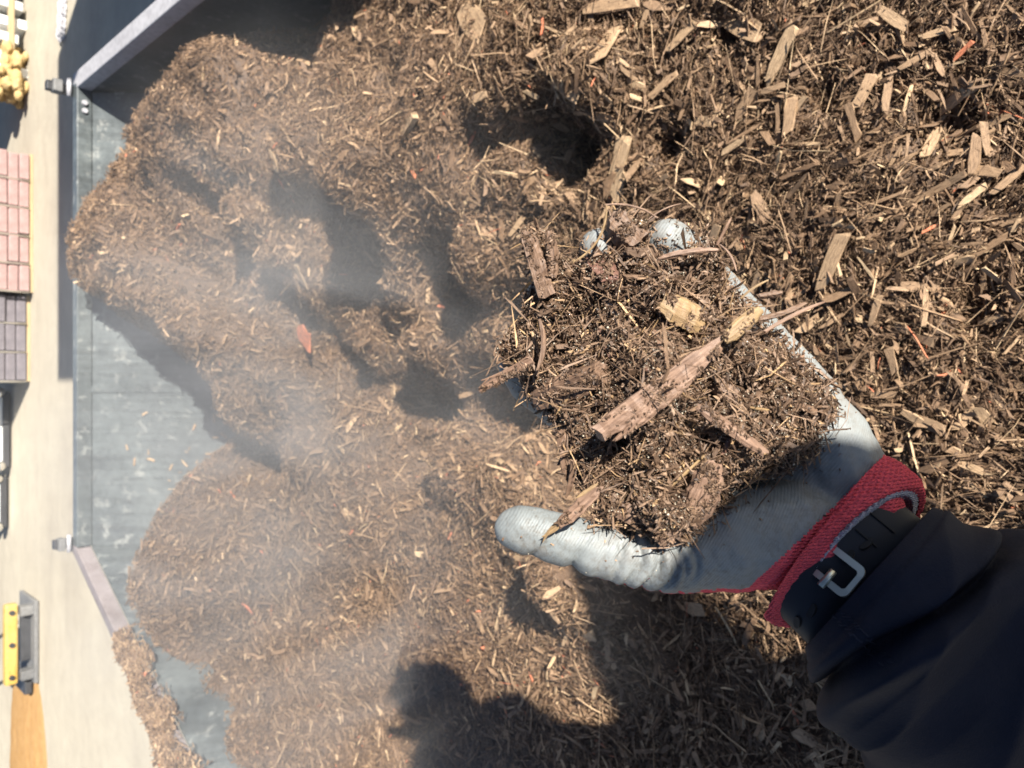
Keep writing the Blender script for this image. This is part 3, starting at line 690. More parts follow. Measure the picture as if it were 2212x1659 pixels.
# buckle frame: rounded rectangle laid on the strap
p0, n_ = on_strap(1806, 1236, .0024); t, b = strap_axes(n_)
if (proj(p0 + b * .01)[0] < proj(p0)[0]): b = -b
bm = bmesh.new(); outer, inner = [], []
def rr(hw, hh, rad, n=6):
    o_ = []
    for cx, cy, a0 in ((hw - rad, hh - rad, 0), (-hw + rad, hh - rad, 90), (-hw + rad, -hh + rad, 180), (hw - rad, -hh + rad, 270)):
        for i in range(n + 1):
            a = R(a0 + 90 * i / n); o_.append((cx + rad * math.cos(a), cy + rad * math.sin(a)))
    return o_
SG = -1 if proj(p0 - t * .01)[0] < proj(p0)[0] else 1
O = rr(.0080, .0116, .0036); I = rr(.0050, .0093, .0018)
cen = Vector(p0)
def W3(x, y, z): 
    # frame hugs the wrist curve
    q = x * x * 10
    return cen + Vector(t) * x + Vector(b) * y + Vector(n_) * (z - q)
rings_ = []
for prof, z in ((O, 0), (O, .0016), (I, .0016), (I, 0)):
    rings_.append([bm.verts.new(W3(x, y, z)) for x, y in prof])
for a in range(4):
    r1, r2 = rings_[a], rings_[(a + 1) % 4]
    for i in range(len(r1)):
        j = (i + 1) % len(r1); bm.faces.new((r1[i], r1[j], r2[j], r2[i]))
bmesh.ops.recalc_face_normals(bm, faces=bm.faces[:])
bk = bmo('buckle', bm, METAL, watch, 0, False)
bm = bmesh.new(); sg = -1 if proj(p0 - t * .01)[0] < proj(p0)[0] else 1; cyl(bm, W3(sg * .0098, .001, .0026), W3(sg * .001, .001, .0014), .0018, .0016, 12); bmo('buckle_tongue', bm, METAL, bk, 0, True)

# sleeve
ks = [(0, img_ring((2005,1122),(1762,1388),.336,.60, .5)), (.04, img_ring((2008,1102),(1738,1398),.335,.80, .5)), (.25, img_ring((2040,1110),(1742,1445),.333,.84, .42)),
      (.55, img_ring((2085,1130),(1776,1495),.332,.86, .25)), (.85, img_ring((2150,1155),(1822,1570),.333,.86, .35)), (1.0, img_ring((2200,1185),(1842,1600),.337,.80, .3)),
      (1.25, img_ring((2290,1190),(1880,1650),.345,.86, .3)), (1.8, img_ring((2420,1230),(1960,1760),.36,.86, .25)), (2.6, img_ring((2650,1330),(2150,1950),.38,.86, .2))]
def sl_disp(i, a):
    s = i / 110 * 2.6
    # one deep diagonal crease and softer folds
    cpos = .62 + .16 * math.cos(a) + .10 * math.sin(a * 2 + .5)
    d = -.0130 * math.exp(-((s - cpos) / .055) ** 2) + .0070 * math.exp(-((s - cpos - .17) / .12) ** 2) + .002 * math.exp(-((s - cpos + .14) / .08) ** 2)
    d += .0018 * (1 - abs(math.sin(s * 5 + 1.9 * math.sin(a * 1.5 + 1)))) ** 2 * 2 * min(1, s) + .0012 * math.sin(a * 5 + s * 7)
    d -= .0008 * math.exp(-((s - .19) / .012) ** 2)
    return d
jacket = link('jacket', blob_mesh('jacket', [
    [(psv(-.30, .78, -.72), .14), ((.20, -.82, .85), .15)],
    [((.10, -.62, 1.30), .085), (psv(-.22, .86, -.64), .085), (psv(-.16, .85, -.66), .075)],
    [((.10, -.62, 1.30), .085), ((-.08, -.36, 1.16), .070), (elbow_l, .066), (pt(2420,1620,.385), .056)],
    [(psv(-.16, .84, -.66), .075), (psv(-.15, 1.02, -.42), .058), (psv(-.08, 1.22, -.22), .042)],
    [(psv(-.20, .92, -.66), .068), (psv(-.19, .95, -.64), .066)],
], .007, 5), NAVY, person, True)
sleeve = sweep('sleeve', lerp_rings(ks, 111), 140, NAVY, jacket, disp=sl_disp)
srg = lerp_rings(ks, 111)
def on_sleeve(px_, py_):
    best = None
    for i, (c, U, W_, ru, rv) in enumerate(srg[:70]):
        for a in np.linspace(0.05, math.pi - .05, 80):
            d_ = sl_disp(i, a); p = c + U * (ru + d_) * math.cos(a) + W_ * (rv + d_) * math.sin(a); x, y, d = proj(p); e = (x - px_) ** 2 + (y - py_) ** 2
            if best is None or e < best[0]: best = (e, p, U * math.cos(a) + W_ * math.sin(a))
    return Vector(best[1]), Vector(best[2]).normalized()
THREAD = cloth_mat('thread', (0.016, 0.018, 0.030), 0, .8, .2, .0002)
bm = bmesh.new()
for r_ in range(2):
    for k in range(26):
        f = k / 25; x = 1783 + 118 * f + (16 if r_ else 0); y = 1318 + 118 * f ** 1.1 - (10 if r_ else 0)
        p, n_ = on_sleeve(x, y); q2, n2 = on_sleeve(x + 9, y + (4 if k % 2 else 0)); cyl(bm, p + n_ * .0002, q2 + n2 * .0002, .00035, n=5)
bmo('seam_stitching', bm, THREAD, sleeve)
# cap on the head
bm = bmesh.new()
bmesh.ops.create_uvsphere(bm, u_segments=32, v_segments=16, radius=1.0)
bmesh.ops.delete(bm, geom=[v for v in bm.verts if v.co.z < -.05], context='VERTS')
for v in bm.verts: v.co = Vector(HC) + Vector((v.co.x * .108, -.012 + v.co.y * .115, .035 + v.co.z * .125))
bmo('knit_hat', bm, NAVY, person, 0, True)
EYE = NT('eye').base((.7, .7, .68), .2).m
for s in (-1, 1):
    bm = bmesh.new(); bmesh.ops.create_uvsphere(bm, u_segments=16, v_segments=8, radius=.012, matrix=Matrix.Translation(Vector(HC) + Vector((s * .032, .078, .0)))); bmo('eye', bm, EYE, person, 0, True)
    bm = bmesh.new(); bmesh.ops.create_uvsphere(bm, u_segments=16, v_segments=8, radius=1); 
    for v in bm.verts: v.co = Vector(HC) + Vector((s * .088 + v.co.x * .012, v.co.y * .018, -.01 + v.co.z * .03))
    bmo('ear', bm, SKIN, person, 0, True)
bm = bmesh.new(); cyl(bm, HC + [0, .075, -.0], HC + [0, .108, -.035], .008, .015, 12); bmo('nose', bm, SKIN, person, 0, True)
bm = bmesh.new(); cyl(bm, HC + [-.024, .092, -.062], HC + [.024, .092, -.062], .005, .005, 10); bmo('mouth', bm, RED, person, 0, True)
pk = [psv(-.10, .855, -.80), psv(.02, .86, -.80), psv(.14, .865, -.80), psv(.18, .87, -.80)]  # added unseen pack behind the person, shaped to cast a shadow band
pack = link('shadow_pack', blob_mesh('shadow_pack', [[(pk[0], .085), (pk[1], .085), (pk[2], .075), (pk[3], .06)], [(psv(-.12, .83, -.80), .062), (psv(.13, .835, -.80), .058)]], .006, 4), PACK, person, True)
bm = bmesh.new(); q_ = Matrix(((IX[0], IY[0], -FW[0]), (IX[1], IY[1], -FW[1]), (IX[2], IY[2], -FW[2])))
bx(bm, CAM - FW * .014 - IY * .055, (.072, .148, .008), q_); bmo('phone', bm, GLASS, person, .002)
link('trousers', blob_mesh('trousers', [
    [((.30, -.80, .86), .165), ((.30, -.80, .80), .165)], [((.22, -.80, .80), .10), ((.20, -.74, .42), .075), ((.20, -.78, .10), .06)], [((.38, -.80, .80), .10), ((.40, -.74, .42), .075), ((.40, -.78, .10), .06)]], .009, 5), DENIM, person, True)
for x in (.20, .40):
    bm = bmesh.new(); bx(bm, (x, -.73, .05), (.10, .28, .10)); bmo('boot', bm, RUBBER, person, .02, True)

# ------------------------------------------------------------------ the handful of mulch
hand = empty('mulch_handful', tuple(pt(1450, 820, .36)), 'clump of damp fine brown mulch with splinters lying in the grey gloved palm', 'handful of mulch')
out = [(1130,500),(1175,498),(1200,560),(1240,590),(1258,548),(1290,538),(1322,530),(1330,460),(1385,480),(1410,520),(1440,548),(1475,530),(1500,500),(1545,540),(1560,620),(1610,660),(1650,710),(1720,785),(1780,830),(1800,890),(1760,930),(1770,965),
       (1700,1010),(1640,1020),(1570,1035),(1560,1110),(1500,1150),(1440,1160),(1370,1130),(1290,1115),(1280,1060),(1240,1030),(1225,950),(1180,880),(1140,830),(1085,770),(1080,740),(1140,700),(1135,650),(1170,610),(1150,560)]
out = np.array(out, float)
def sdist(x, y):
    """signed distance (positive inside) to the outline, in picture units of the palm plane"""
    x = np.asarray(x, float); y = np.asarray(y, float); d = np.full(x.shape, 1e9); ins = np.zeros(x.shape, bool)
    n = len(out)
    for i in range(n):
        a, b = out[i], out[(i + 1) % n]; e = b - a; t = np.clip(((x - a[0]) * e[0] + (y - a[1]) * e[1]) / (e @ e), 0, 1)
        d = np.minimum(d, np.hypot(x - a[0] - e[0] * t, y - a[1] - e[1] * t))
        c = ((a[1] > y) != (b[1] > y)) & (x < (b[0] - a[0]) * (y - a[1]) / (b[1] - a[1] + 1e-9) + a[0]); ins ^= c
    return np.where(ins, d, -d)
# palm-plane depth by blending a few known spots
pd = np.array([(1130,500,.362),(1300,530,.350),(1440,500,.338),(1600,620,.345),(1780,850,.336),(1800,960,.326),(1600,1050,.330),(1440,1160,.320),(1290,1110,.326),(1240,1000,.350),(1100,760,.362),(1160,640,.362),(1150,840,.360),(1500,800,.345)])
def pdep(x, y):
    w_ = 1 / (((x[..., None] - pd[:, 0]) ** 2 + (y[..., None] - pd[:, 1]) ** 2) + 900.0) ** 1.3
    return (w_ * pd[:, 2]).sum(-1) / w_.sum(-1)
def clump_depth(x, y):
    s = sdist(x, y); h = 0.034 * (1 - np.exp(-np.clip(s, 0, 999) / 105.0))
    lum = .036 * fbm(x / 75, y / 75, 31, 4) + .020 * fbm(x / 30, y / 30, 33, 3)
    pit = 0
    for cx, cy, r, a in ((1400,700,50,.010),(1255,690,45,.012),(1200,760,50,.012),(1480,620,45,.008),(1560,850,50,.008),(1330,930,40,.006),(1640,560,30,.006),(1330,1010,40,.006),(1690,740,40,.006),(1330,780,35,.008)):
        pit = pit + 1.8 * a * np.exp(-((x - cx) ** 2 + (y - cy) ** 2) / r ** 2)
    return pdep(x, y) - h - lum * np.clip(s / 40, .2, 1) + pit, s
st = 5.0
cx_ = np.arange(1050, 1850, st); cy_ = np.arange(430, 1200, st); CX, CY = np.meshgrid(cx_, cy_); CD, CS = clump_depth(CX, CY)
def unp(x, y, d):
    return CAM + d[..., None] * (FW + ((x - 1106) / FPX)[..., None] * IX + ((829.5 - y) / FPX)[..., None] * IY)
CP = unp(CX, CY, CD); idx = np.arange(CX.size).reshape(CX.shape)
okm = CS > -3
q = np.stack([idx[:-1, :-1], idx[1:, :-1], idx[1:, 1:], idx[:-1, 1:]], -1); km = okm[:-1, :-1] & okm[:-1, 1:] & okm[1:, 1:] & okm[1:, :-1]
# underside closes the clump so it has thickness
UN = unp(CX, CY, np.maximum(CD + .004, pdep(CX, CY) + .014 * np.clip(CS / 60, 0, 1)))
V2 = np.concatenate([CP.reshape(-1, 3), UN.reshape(-1, 3)]); F2 = np.concatenate([q[km], q[km][:, ::-1] + CX.size])
me = from_arrays('clump_core', V2, F2, np.tile(.05 + .2 * (fbm(CX / 9, CY / 9, 40, 2) + .3).ravel(), 2), V2 * 900)
tag(link('clump_core', me, HMULCH, hand, True), kind='stuff')
# normals of the clump surface
dPx = np.gradient(CP, axis=1); dPy = np.gradient(CP, axis=0); CN = np.cross(dPy, dPx); CN /= np.linalg.norm(CN, axis=2)[..., None]
if (CN[50, 60] @ FW) > 0: CN = -CN
def clump_pts(n, edge=0.0, lo=-2):
    x = rng.uniform(1055, 1840, n * 2); y = rng.uniform(440, 1180, n * 2); 
    i = ((x - 1050) / st).astype(int); j = ((y - 430) / st).astype(int); ok = CS[j, i] > lo
    if edge: ok &= CS[j, i] < edge
    i, j = i[ok][:n], j[ok][:n]; Pq = CP[j, i] + rng.normal(size=(len(i), 3)) * .0008
    return Pq, CN[j, i]
parts = []; GRAIN = 0.0005; SKEW[0] = .5
def hset(n, L, W, T, off, tilt, style, bend, lo=.05, hi=.75, pale=.03, edge=0):
    Pq, N = clump_pts(n, edge); m = len(Pq); Pq = Pq + N * rng.uniform(*off, m)[:, None]
    l = rng.lognormal(math.log(L), .45, m); wd = rng.lognormal(math.log(W), .4, m)
    V, F, nv = shreds(Pq, N, l, wd, wd * rng.uniform(*T, m), tilt, style, bend)
    t = lo + (hi - lo) * rng.beta(1.5, 2.2, m); r = rng.random(m); t[r < pale] = rng.uniform(.8, 1, (r < pale).sum())
    parts.append((V, F, np.repeat(t, nv), LASTG[0]))
hset(160, .008, .0022, (.2, .5), (0, .002), .4, 0, .08, pale=.08)
hset(2500, .0028, .0009, (.6, 1), (.002, .0065), 1., 2, .4)
hset(7500, .0050, .0009, (.4, .9), (-.001, .0045), .8, 1, .25, hi=.8)
hset(260, .008, .0018, (.2, .6), (0, .004), .7, 0, .15, hi=.85)
hset(30000, .0034, .0006, (.6, 1), (-.001, .0022), .9, 2, .4)
hset(3000, .0014, .0011, (.7, 1), (-.001, .002), .9, 1, .1)
hset(1700, .015, .00035, (.8, 1), (0, .006), .45, 1, .35, lo=.3, hi=.9, pale=.1)
hset(2600, .0040, .0009, (.5, 1), (-.002, .003), 1.0, 1, .25, edge=14)
# crumbs strewn over the glove: find glove surface spots
gsel = np.where((no @ -FW) > .35)[0]
gx_, gy_, _ = proj(co[gsel]); sd = sdist(gx_, gy_)
pr = np.where(sd < 0, np.exp(sd / 22.0), 0) * .6 + .0035
pr *= np.where(gx_ + gy_ * .55 > 2400, .25, 1)
pr[(np.abs(gx_ - 1470) < 90) & (gy_ < 600)] += .8; pr[(np.abs(gx_ - 1300) < 60) & (gy_ < 620)] += .9; pr[(gx_ > 1540) & (gx_ < 1720) & (gy_ < 760)] += .12; pr[(gx_ < 1330) & (gy_ < 1200) & (gy_ > 1050)] += .012
pr *= np.clip(.3 + 3.2 * (fbm(gx_ / 22, gy_ / 22, 91, 3) + .12), .05, 1.6)
pick = gsel[rng.random(len(gsel)) < pr * .42]
m = len(pick); V, F, nv = shreds(co[pick] + no[pick] * .0003, no[pick], rng.lognormal(math.log(.0010), .5, m), rng.lognormal(math.log(.0006), .35, m), np.full(m, .0005), .8, 1, .15)
parts.append((V, F, np.repeat(rng.uniform(.2, .8, m), nv), LASTG[0]))
V, F, T, G = join(parts)
tag(link('fine_shreds', from_arrays('fine_shreds', V, F, T, G), HMULCH, hand), kind='stuff')
# dew drops
Pq, N = clump_pts(16000); Pq = Pq + N * rng.uniform(.0006, .0030, len(Pq))[:, None]
extra_p = co[rng.choice(gsel, 160)]; ex = (proj(extra_p)[0] < 1500); extra_p = extra_p[ex]
Pq = np.concatenate([Pq, extra_p + 0.0003 * -FW]); m = len(Pq)
octa = np.array([[1, 0, 0], [-1, 0, 0], [0, 1, 0], [0, -1, 0], [0, 0, 1], [0, 0, -1]], float)
of = np.array([(0, 2, 4), (2, 1, 4), (1, 3, 4), (3, 0, 4), (2, 0, 5), (1, 2, 5), (3, 1, 5), (0, 3, 5)])
rad = rng.lognormal(math.log(.00022), .45, m)
V = (Pq[:, None] + octa[None] * rad[:, None, None]).reshape(-1, 3); F = (np.arange(m)[:, None, None] * 6 + of[None]).reshape(-1, 3)
tag(link('dew_drops', from_arrays('dew_drops', V, F), DEW, hand, True), kind='stuff')

PIECES = []
def piece(name, x1, y1, d1, x2, y2, d2, wid, th, mat, lab=None, taper=(.6, .7), seg=14, rough=.12, curve=0.0, cur2=0.0, lens=None):
    """a split piece of wood running between two spots, with ragged ends and grain ridges"""
    a = pt(x1, y1, d1); b = pt(x2, y2, d2); L = np.linalg.norm(b - a); X = (b - a) / L
    Z = -FW - X * (-FW @ X); Z /= np.linalg.norm(Z); Y = np.cross(Z, X); m = 10
    V = []; r_ = np.random.default_rng(int(x1 * 7 + y1))
    gr = r_.normal(size=m) * rough
    for i in range(seg + 1):
        s = i / seg; tp = 1 - (1 - taper[0]) * max(0, 1 - s / .25) - (1 - taper[1]) * max(0, (s - .75) / .25)
        tp *= 1 + r_.normal() * .05
        for k in range(m):
            an = 2 * math.pi * k / m; ca, sa = math.cos(an), math.sin(an)
            sq = (abs(ca) ** 4 + abs(sa) ** 4) ** -.25
            rr_ = sq * (1 + gr[k] + r_.normal() * rough * .4)
            e = r_.normal() * .018 * (i in (0, seg))
            p = a + X * L * (s + e) + Y * (ca * rr_ * wid / 2 * tp) + Z * (sa * rr_ * th / 2 * tp)
            p = p + Y * curve * L * (s - s * s) * 4 + Z * cur2 * L * (s - s * s) * 4
            V.append(p)
    if wid > .0028: PIECES.append((a, X, Y, Z, L, wid, th, curve, cur2))
    F = [(i * m + k, i * m + (k + 1) % m, (i + 1) * m + (k + 1) % m, (i + 1) * m + k) for i in range(seg) for k in range(m)]
    me = bpy.data.meshes.new(name); nV = len(V); V += [np.mean(V[:m], 0), np.mean(V[nV - m:nV], 0)]
    F += [(nV, (k + 1) % m, k) for k in range(m)] + [(nV + 1, nV - m + k, nV - m + (k + 1) % m) for k in range(m)]
    me.from_pydata([tuple(v) for v in V], [], F); me.update()
    # local frame so that the grain runs along the piece
    M = Matrix(((Y[0], X[0], Z[0], a[0]), (Y[1], X[1], Z[1], a[1]), (Y[2], X[2], Z[2], a[2]), (0, 0, 0, 1)))
    me.transform(M.inverted()); me.materials.append(mat)
    o = bpy.data.objects.new(name, me); COL.objects.link(o); o.parent = hand; o.matrix_parent_inverse = Matrix.Translation(hand.location).inverted(); o.matrix_basis = M
    if lab: o['label'] = lab
    return o
def cdp(x, y, up=.001):
    d, _ = clump_depth(np.array([float(x)]), np.array([float(y)])); return float(d[0]) - up
def cp(name, x1, y1, x2, y2, wid, th, mat, up=.002, **k):
    return piece(name, x1, y1, cdp(x1, y1, up), x2, y2, cdp(x2, y2, up), wid, th, mat, **k)
piece('splinter', 1292,935,.306, 1555,742,.301, .0085, .006, W_BROWN, 'long split brown splinter across the clump', (.85, .6), 22, .10)
piece('splinter', 1330,950,.305, 1520,790,.301, .004, .004, W_BROWN, None, (.3, .3), 22, .2)
piece('splinter', 1564,734,.2985, 1640,668,.3035, .0058, .003, W_TAN, 'straw coloured splinter beyond the long brown one', (.5, .7), 10, .1)
cp('bark_piece', 1428,652,1528,708, .0118, .005, W_TAN, .007, lab='tan flake of wood near the top of the clump', taper=(.6, .5))
piece('twig', 1508,878,.300, 1650,976,.3035, .0052, .004, W_BROWN, 'straight brown stick lying towards the wrist', (.5, .8), 16, .15)
cp('bark_piece', 1160,860,1300,802, .0120, .010, W_DARK, .008, lab='thick fuzzy bark block at the left edge', taper=(.7, .8), rough=.18)
piece('bark_piece', 1545,1000,.303, 1492,1138,.310, .0130, .004, W_BROWN, 'flat brown chip standing at the heel of the thumb', (.5, .35), 12, .1)
piece('bark_piece', 1468,1122,.3115, 1422,1172,.312, .0115, .003, W_DARK, 'small round chip casting a shadow on the thumb', (.6, .6), 8, .15)
piece('straw', 1298,1052,.312, 1205,1135,.316, .0045, .0025, W_BROWN, 'frayed reddish straw over the thumb', (.3, .6), 12, .3)
piece('straw', 1225,1115,.3155, 1170,1160,.319, .0016, .0012, W_TAN, None, (.8, .2), 10, .2, .08)
piece('straw', 1215,1120,.3155, 1172,1172,.320, .0011, .001, W_TAN, None, (.8, .2), 10, .2, -.08)
piece('straw', 1290,1045,.312, 1245,1075,.313, .0012, .001, W_TAN, None, (.6, .3), 8, .2)
piece('bark_piece', 1180,640,.345, 1138,502,.343, .0065, .006, W_DARK, 'forked fuzzy bark prong rising at the upper left', (1.1, .7), 14, .2)
piece('bark_piece', 1190,600,.343, 1185,500,.341, .0050, .005, W_DARK, None, (1.0, .6), 12, .2, -.05)
piece('bark_piece', 1385,520,.330, 1328,458,.332, .0100, .007, W_DARK, 'hooked dark bark curl beside the fingertip', (1, .7), 12, .2, .15)
piece('root', 1238,566,.332, 1310,442,.326, .0010, .0010, W_TAN, 'thin pale rootlet arching above the fingertip', (1, .9), 24, .05, -.16)
piece('root', 1308,443,.326, 1420,470,.328, .0008, .0008, W_BROWN, None, (1, .4), 18, .05, .10)
piece('root', 1400,474,.328, 1470,440,.330, .0005, .0005, W_BROWN, None, (1, .4), 12, .05, .06)
cp('splinter', 1310,645,1352,706, .0030, .0012, W_GREY, .004, lab='grey papery sliver in a v shape')
cp('splinter', 1378,648,1352,700, .0018, .001, W_GREY, .004)
piece('twig', 1150,780,.338, 1036,845,.350, .0040, .002, W_BROWN, 'split twig poking out past the fingers on the left', (.7, .4), 14, .15)
piece('twig', 1140,770,.340, 1040,822,.352, .0011, .001, W_BROWN, None, (1, .5), 12, .1, .04)
piece('twig', 1035,838,.350, 1060,812,.349, .0008, .0008, W_BROWN, None, (1, .3), 8, .1)
piece('twig', 1165,690,.336, 1160,800,.336, .0022, .002, W_DARK, 'dark twig hanging on the left side', (.6, .5), 14, .1, .1)
piece('twig', 1650,718,.322, 1782,652,.328, .0016, .0015, W_BROWN, 'thin hairy twig sticking out on the right', (.9, .4), 16, .1, .03)
piece('twig', 1640,690,.322, 1740,655,.326, .0024, .002, W_DARK, None, (1, .4), 14, .3, -.05)
piece('twig', 1420,560,.322, 1550,540,.320, .0028, .0025, W_BROWN, 'pale twig lying by the little finger', (.5, .6), 14, .15, .04)
piece('twig', 1548,530,.320, 1580,470,.318, .0010, .001, W_BROWN, None, (1, .4), 10, .2)
piece('straw', 1555,528,.320, 1590,585,.318, .0008, .0008, W_BROWN, None, (.5, .5), 10, .1, .1)
piece('straw', 1600,645,.318, 1660,605,.316, .0009, .0008, W_TAN, None, (.7, .5), 10, .1, .05)
piece('straw', 1640,640,.318, 1690,632,.318, .0022, .002, W_DARK, None, (.7, .5), 10, .3)
cp('bark_piece', 1280,540,1318,605, .0095, .004, W_RED, .003, lab='reddish brown bark flake under the fingertip')
cp('straw', 1250,640,1262,690, .0016, .001, W_TAN, .004)
cp('splinter', 1290,690,1320,770, .0030, .002, W_RED, .003)
cp('splinter', 1380,720,1400,800, .0034, .002, W_RED, .003)
cp('splinter', 1410,700,1440,780, .0026, .002, W_BROWN, .003)
cp('splinter', 1660,830,1735,770, .0024, .002, W_BROWN, .003)
cp('splinter', 1690,860,1800,905, .0030, .002, W_DARK, .003)
cp('splinter', 1600,905,1560,980, .0030, .002, W_RED, .003)
cp('splinter', 1340,1010,1400,1050, .0045, .003, W_DARK, .003)
cp('splinter', 1370,965,1470,930, .0036, .002, W_BROWN, .003)
cp('bark_piece', 1300,1075,1385,1125, .0070, .005, W_DARK, .003, rough=.2)
cp('bark_piece', 1540,820,1590,860, .0080, .004, W_DARK, .002)
cp('bark_piece', 1600,700,1660,745, .0070, .003, W_GREY, .002)
cp('straw', 1440,1060,1520,985, .0012, .001, W_TAN, .005, lab='thin straw leaning on the flat brown chip')
cp('straw', 1500,1000,1550,970, .0016, .001, W_TAN, .003)
cp('straw', 1620,880,1680,890, .0012, .001, W_TAN, .003)
piece('twig', 1238,995,.330, 1222,1075,.336, .0022, .002, W_DARK, 'dark dangling rootlet above the thumb', (.9, .3), 14, .2, .05)
piece('twig', 1262,1000,.330, 1272,1060,.334, .0030, .002, W_DARK, None, (.9, .3), 12, .2, -.05)
piece('twig', 1210,930,.335, 1228,1040,.338, .0045, .003, W_DARK, None, (.9, .4), 12, .25)

Pq = []; Nq = []
for (a, X, Y, Z, L, wid, th, c1, c2) in PIECES:
    k = int(L * wid * 1e6 * 1.8); s_ = rng.uniform(.02, .98, k); e_ = rng.uniform(-.5, .5, k)
    dens = fbm(s_ * 6 + a[0] * 90, e_ * 2 + a[1] * 90, 12, 3) > .03; s_, e_ = s_[dens], e_[dens]; arc = (s_ - s_ ** 2) * 4 * L
    Pq.append(a + X * (L * s_)[:, None] + Y * (e_ * wid * .85 + c1 * arc)[:, None] + Z * (th / 2 * (1 - .3 * np.abs(e_)) + c2 * arc)[:, None]); Nq.append(np.tile(Z, (len(s_), 1)))
Pq = np.concatenate(Pq); Nq = np.concatenate(Nq); m = len(Pq)
V, F, nv = shreds(Pq, Nq, rng.lognormal(math.log(.0014), .5, m), rng.lognormal(math.log(.0006), .35, m), np.full(m, .0006), .8, 1, .2)
tag(link('crumb_dust', from_arrays('crumb_dust', V, F, np.repeat(.05 + .7 * rng.beta(1.4, 2, m), nv), LASTG[0]), HMULCH, hand), kind='stuff')

# ------------------------------------------------------------------ yard beyond the trailer
PINK = steel('pink_paver', (0.24, 0.145, 0.13), (0.37, 0.25, 0.23), .85, 0, 8)
GREYP = steel('grey_paver', (0.10, 0.09, 0.10), (0.18, 0.16, 0.17), .85, 0, 8)
PALW = wood_mat('pallet_wood', (0.30, 0.22, 0.12), (0.46, 0.35, 0.2), (4, 40, 40))
WHITEP = steel('white_paint', (0.78, 0.79, 0.76), (0.85, 0.85, 0.83), .45)
CHROME = NT('bright_steel').base((.75, .75, .74), .18, .95).m
YELLOW = steel('yellow_paint', (0.40, 0.25, 0.05), (0.52, 0.36, 0.12), .45)
def paver_mesh(s, mat):
    bm = bmesh.new(); bx(bm, (0, 0, 0), s); bmesh.ops.bevel(bm, geom=bm.edges[:], offset=.008, segments=1, affect='EDGES')
    me = bpy.data.meshes.new('paver'); bm.to_mesh(me); bm.free(); me.materials.append(mat); return me
def pallet(x0, ncol, y0, mat, label, cw_=.212):
    t = empty('paver_pallet', (x0 + ncol * cw_ / 2, y0 + .3, 0), label, 'pallet of pavers', 'pallets of paving bricks')
    pm = paver_mesh((cw_ - .016, .20, .066), mat)
    for k in range(3):
        bm = bmesh.new(); bx(bm, (x0 + ncol * cw_ / 2, y0 + .06 + k * .25, .012), (ncol * cw_, .09, .022)); bmo('pallet_board', bm, PALW, t)
    for c in range(ncol):
        for r in range(9):
            for d in range(3):
                if d == 1 and r < 8: continue
                o = bpy.data.objects.new('paver', pm); COL.objects.link(o); o.parent = t
                o.location = (x0 + (c + .5) * cw_ - t.location.x + random.gauss(0, .004), y0 + .1 + d * .205 - t.location.y + random.gauss(0, .006), .06 + r * .070)
                o.rotation_euler = (0, 0, random.gauss(0, .02))
        bm = bmesh.new(); cyl(bm, (x0 + c * cw_, y0 + .005, .03), (x0 + c * cw_, y0 + .005, .66), .009, n=10); bmo('wrap_fold', bm, CHROME, t, 0, True)
    return t
pallet(.70, 5, 6.50, PINK, 'pallet of pinkish paving bricks in the yard beyond the trailer')
pallet(.02, 3, 6.58, GREYP, 'pallet of grey paving bricks right beside the pink ones', .222)
# white barriers with bright ball feet
for i, (x, y, w_) in enumerate(((-.37, 7.20, .62), (-.98, 7.28, .42))):
    t = empty('road_barrier', (x, y, 0), ('white barrier panel between the grey pavers and the yellow machine', 'shorter white barrier panel nearest the yellow machine')[i], 'barrier', 'white barriers')
    bm = bmesh.new(); bx(bm, (x, y, .35), (w_ - .08, .12, .60)); bmo('panel', bm, WHITEP, t, .02)
    bm = bmesh.new(); bx(bm, (x, y + .05, .04), (w_, .25, .05)); bmo('base', bm, BLACKSTEEL, t, .01)
    for s in (-1, 1):
        bm = bmesh.new(); bmesh.ops.create_uvsphere(bm, u_segments=20, v_segments=12, radius=.045, matrix=Matrix.Translation((x + s * (w_ / 2 - .01), y - .06, .085))); bmo('foot_cap', bm, CHROME, t, 0, True)
# plate compactor
px0 = gp(85, 1385, 0); t = empty('plate_compactor', (px0[0], px0[1] + .15, 0), 'yellow and grey plate compactor standing on the dusty yard', 'plate compactor')
X0, Y0 = px0[0], px0[1]
bm = bmesh.new(); bx(bm, (X0, Y0 + .2, .02), (.62, .42, .03)); bmo('base_plate', bm, DULL, t, .008)
for s in (-1, 1):
    bm = bmesh.new(); bx(bm, (X0 + s * .24, Y0 + .06, .07), (.07, .10, .09)); bmo('mount_block', bm, DULL, t, .01)
bm = bmesh.new(); bx(bm, (X0 + .02, Y0 + .10, .065), (.34, .04, .07)); bmo('exciter_box', bm, BLACKSTEEL, t, .008)
bm = bmesh.new(); bx(bm, (X0, Y0 + .09, .165), (.60, .08, .085)); o = bmo('yellow_deck', bm, YELLOW, t, .02)
for k in (-.24, 0.0, .24):
    bm = bmesh.new(); cyl(bm, (X0 + k, Y0 + .05, .165), (X0 + k, Y0 + .035, .165), .018, n=10); bmo('bolt', bm, BLACKSTEEL, o)
bm = bmesh.new(); bx(bm, (X0, Y0 + .26, .33), (.36, .26, .22)); bmo('engine', bm, BLACKSTEEL, t, .02)
for s in (-1, 1):
    bm = bmesh.new(); cyl(bm, (X0 + s * .2, Y0 + .3, .2), (X0 + s * .2, Y0 + .7, .85), .014); bmo('handle_bar', bm, BLACKSTEEL, t)
bm = bmesh.new(); bx(bm, (X0 - .36, Y0 + .28, .05), (.10, .40, .05)); bmo('side_skid', bm, BLACKSTEEL, t, .01)
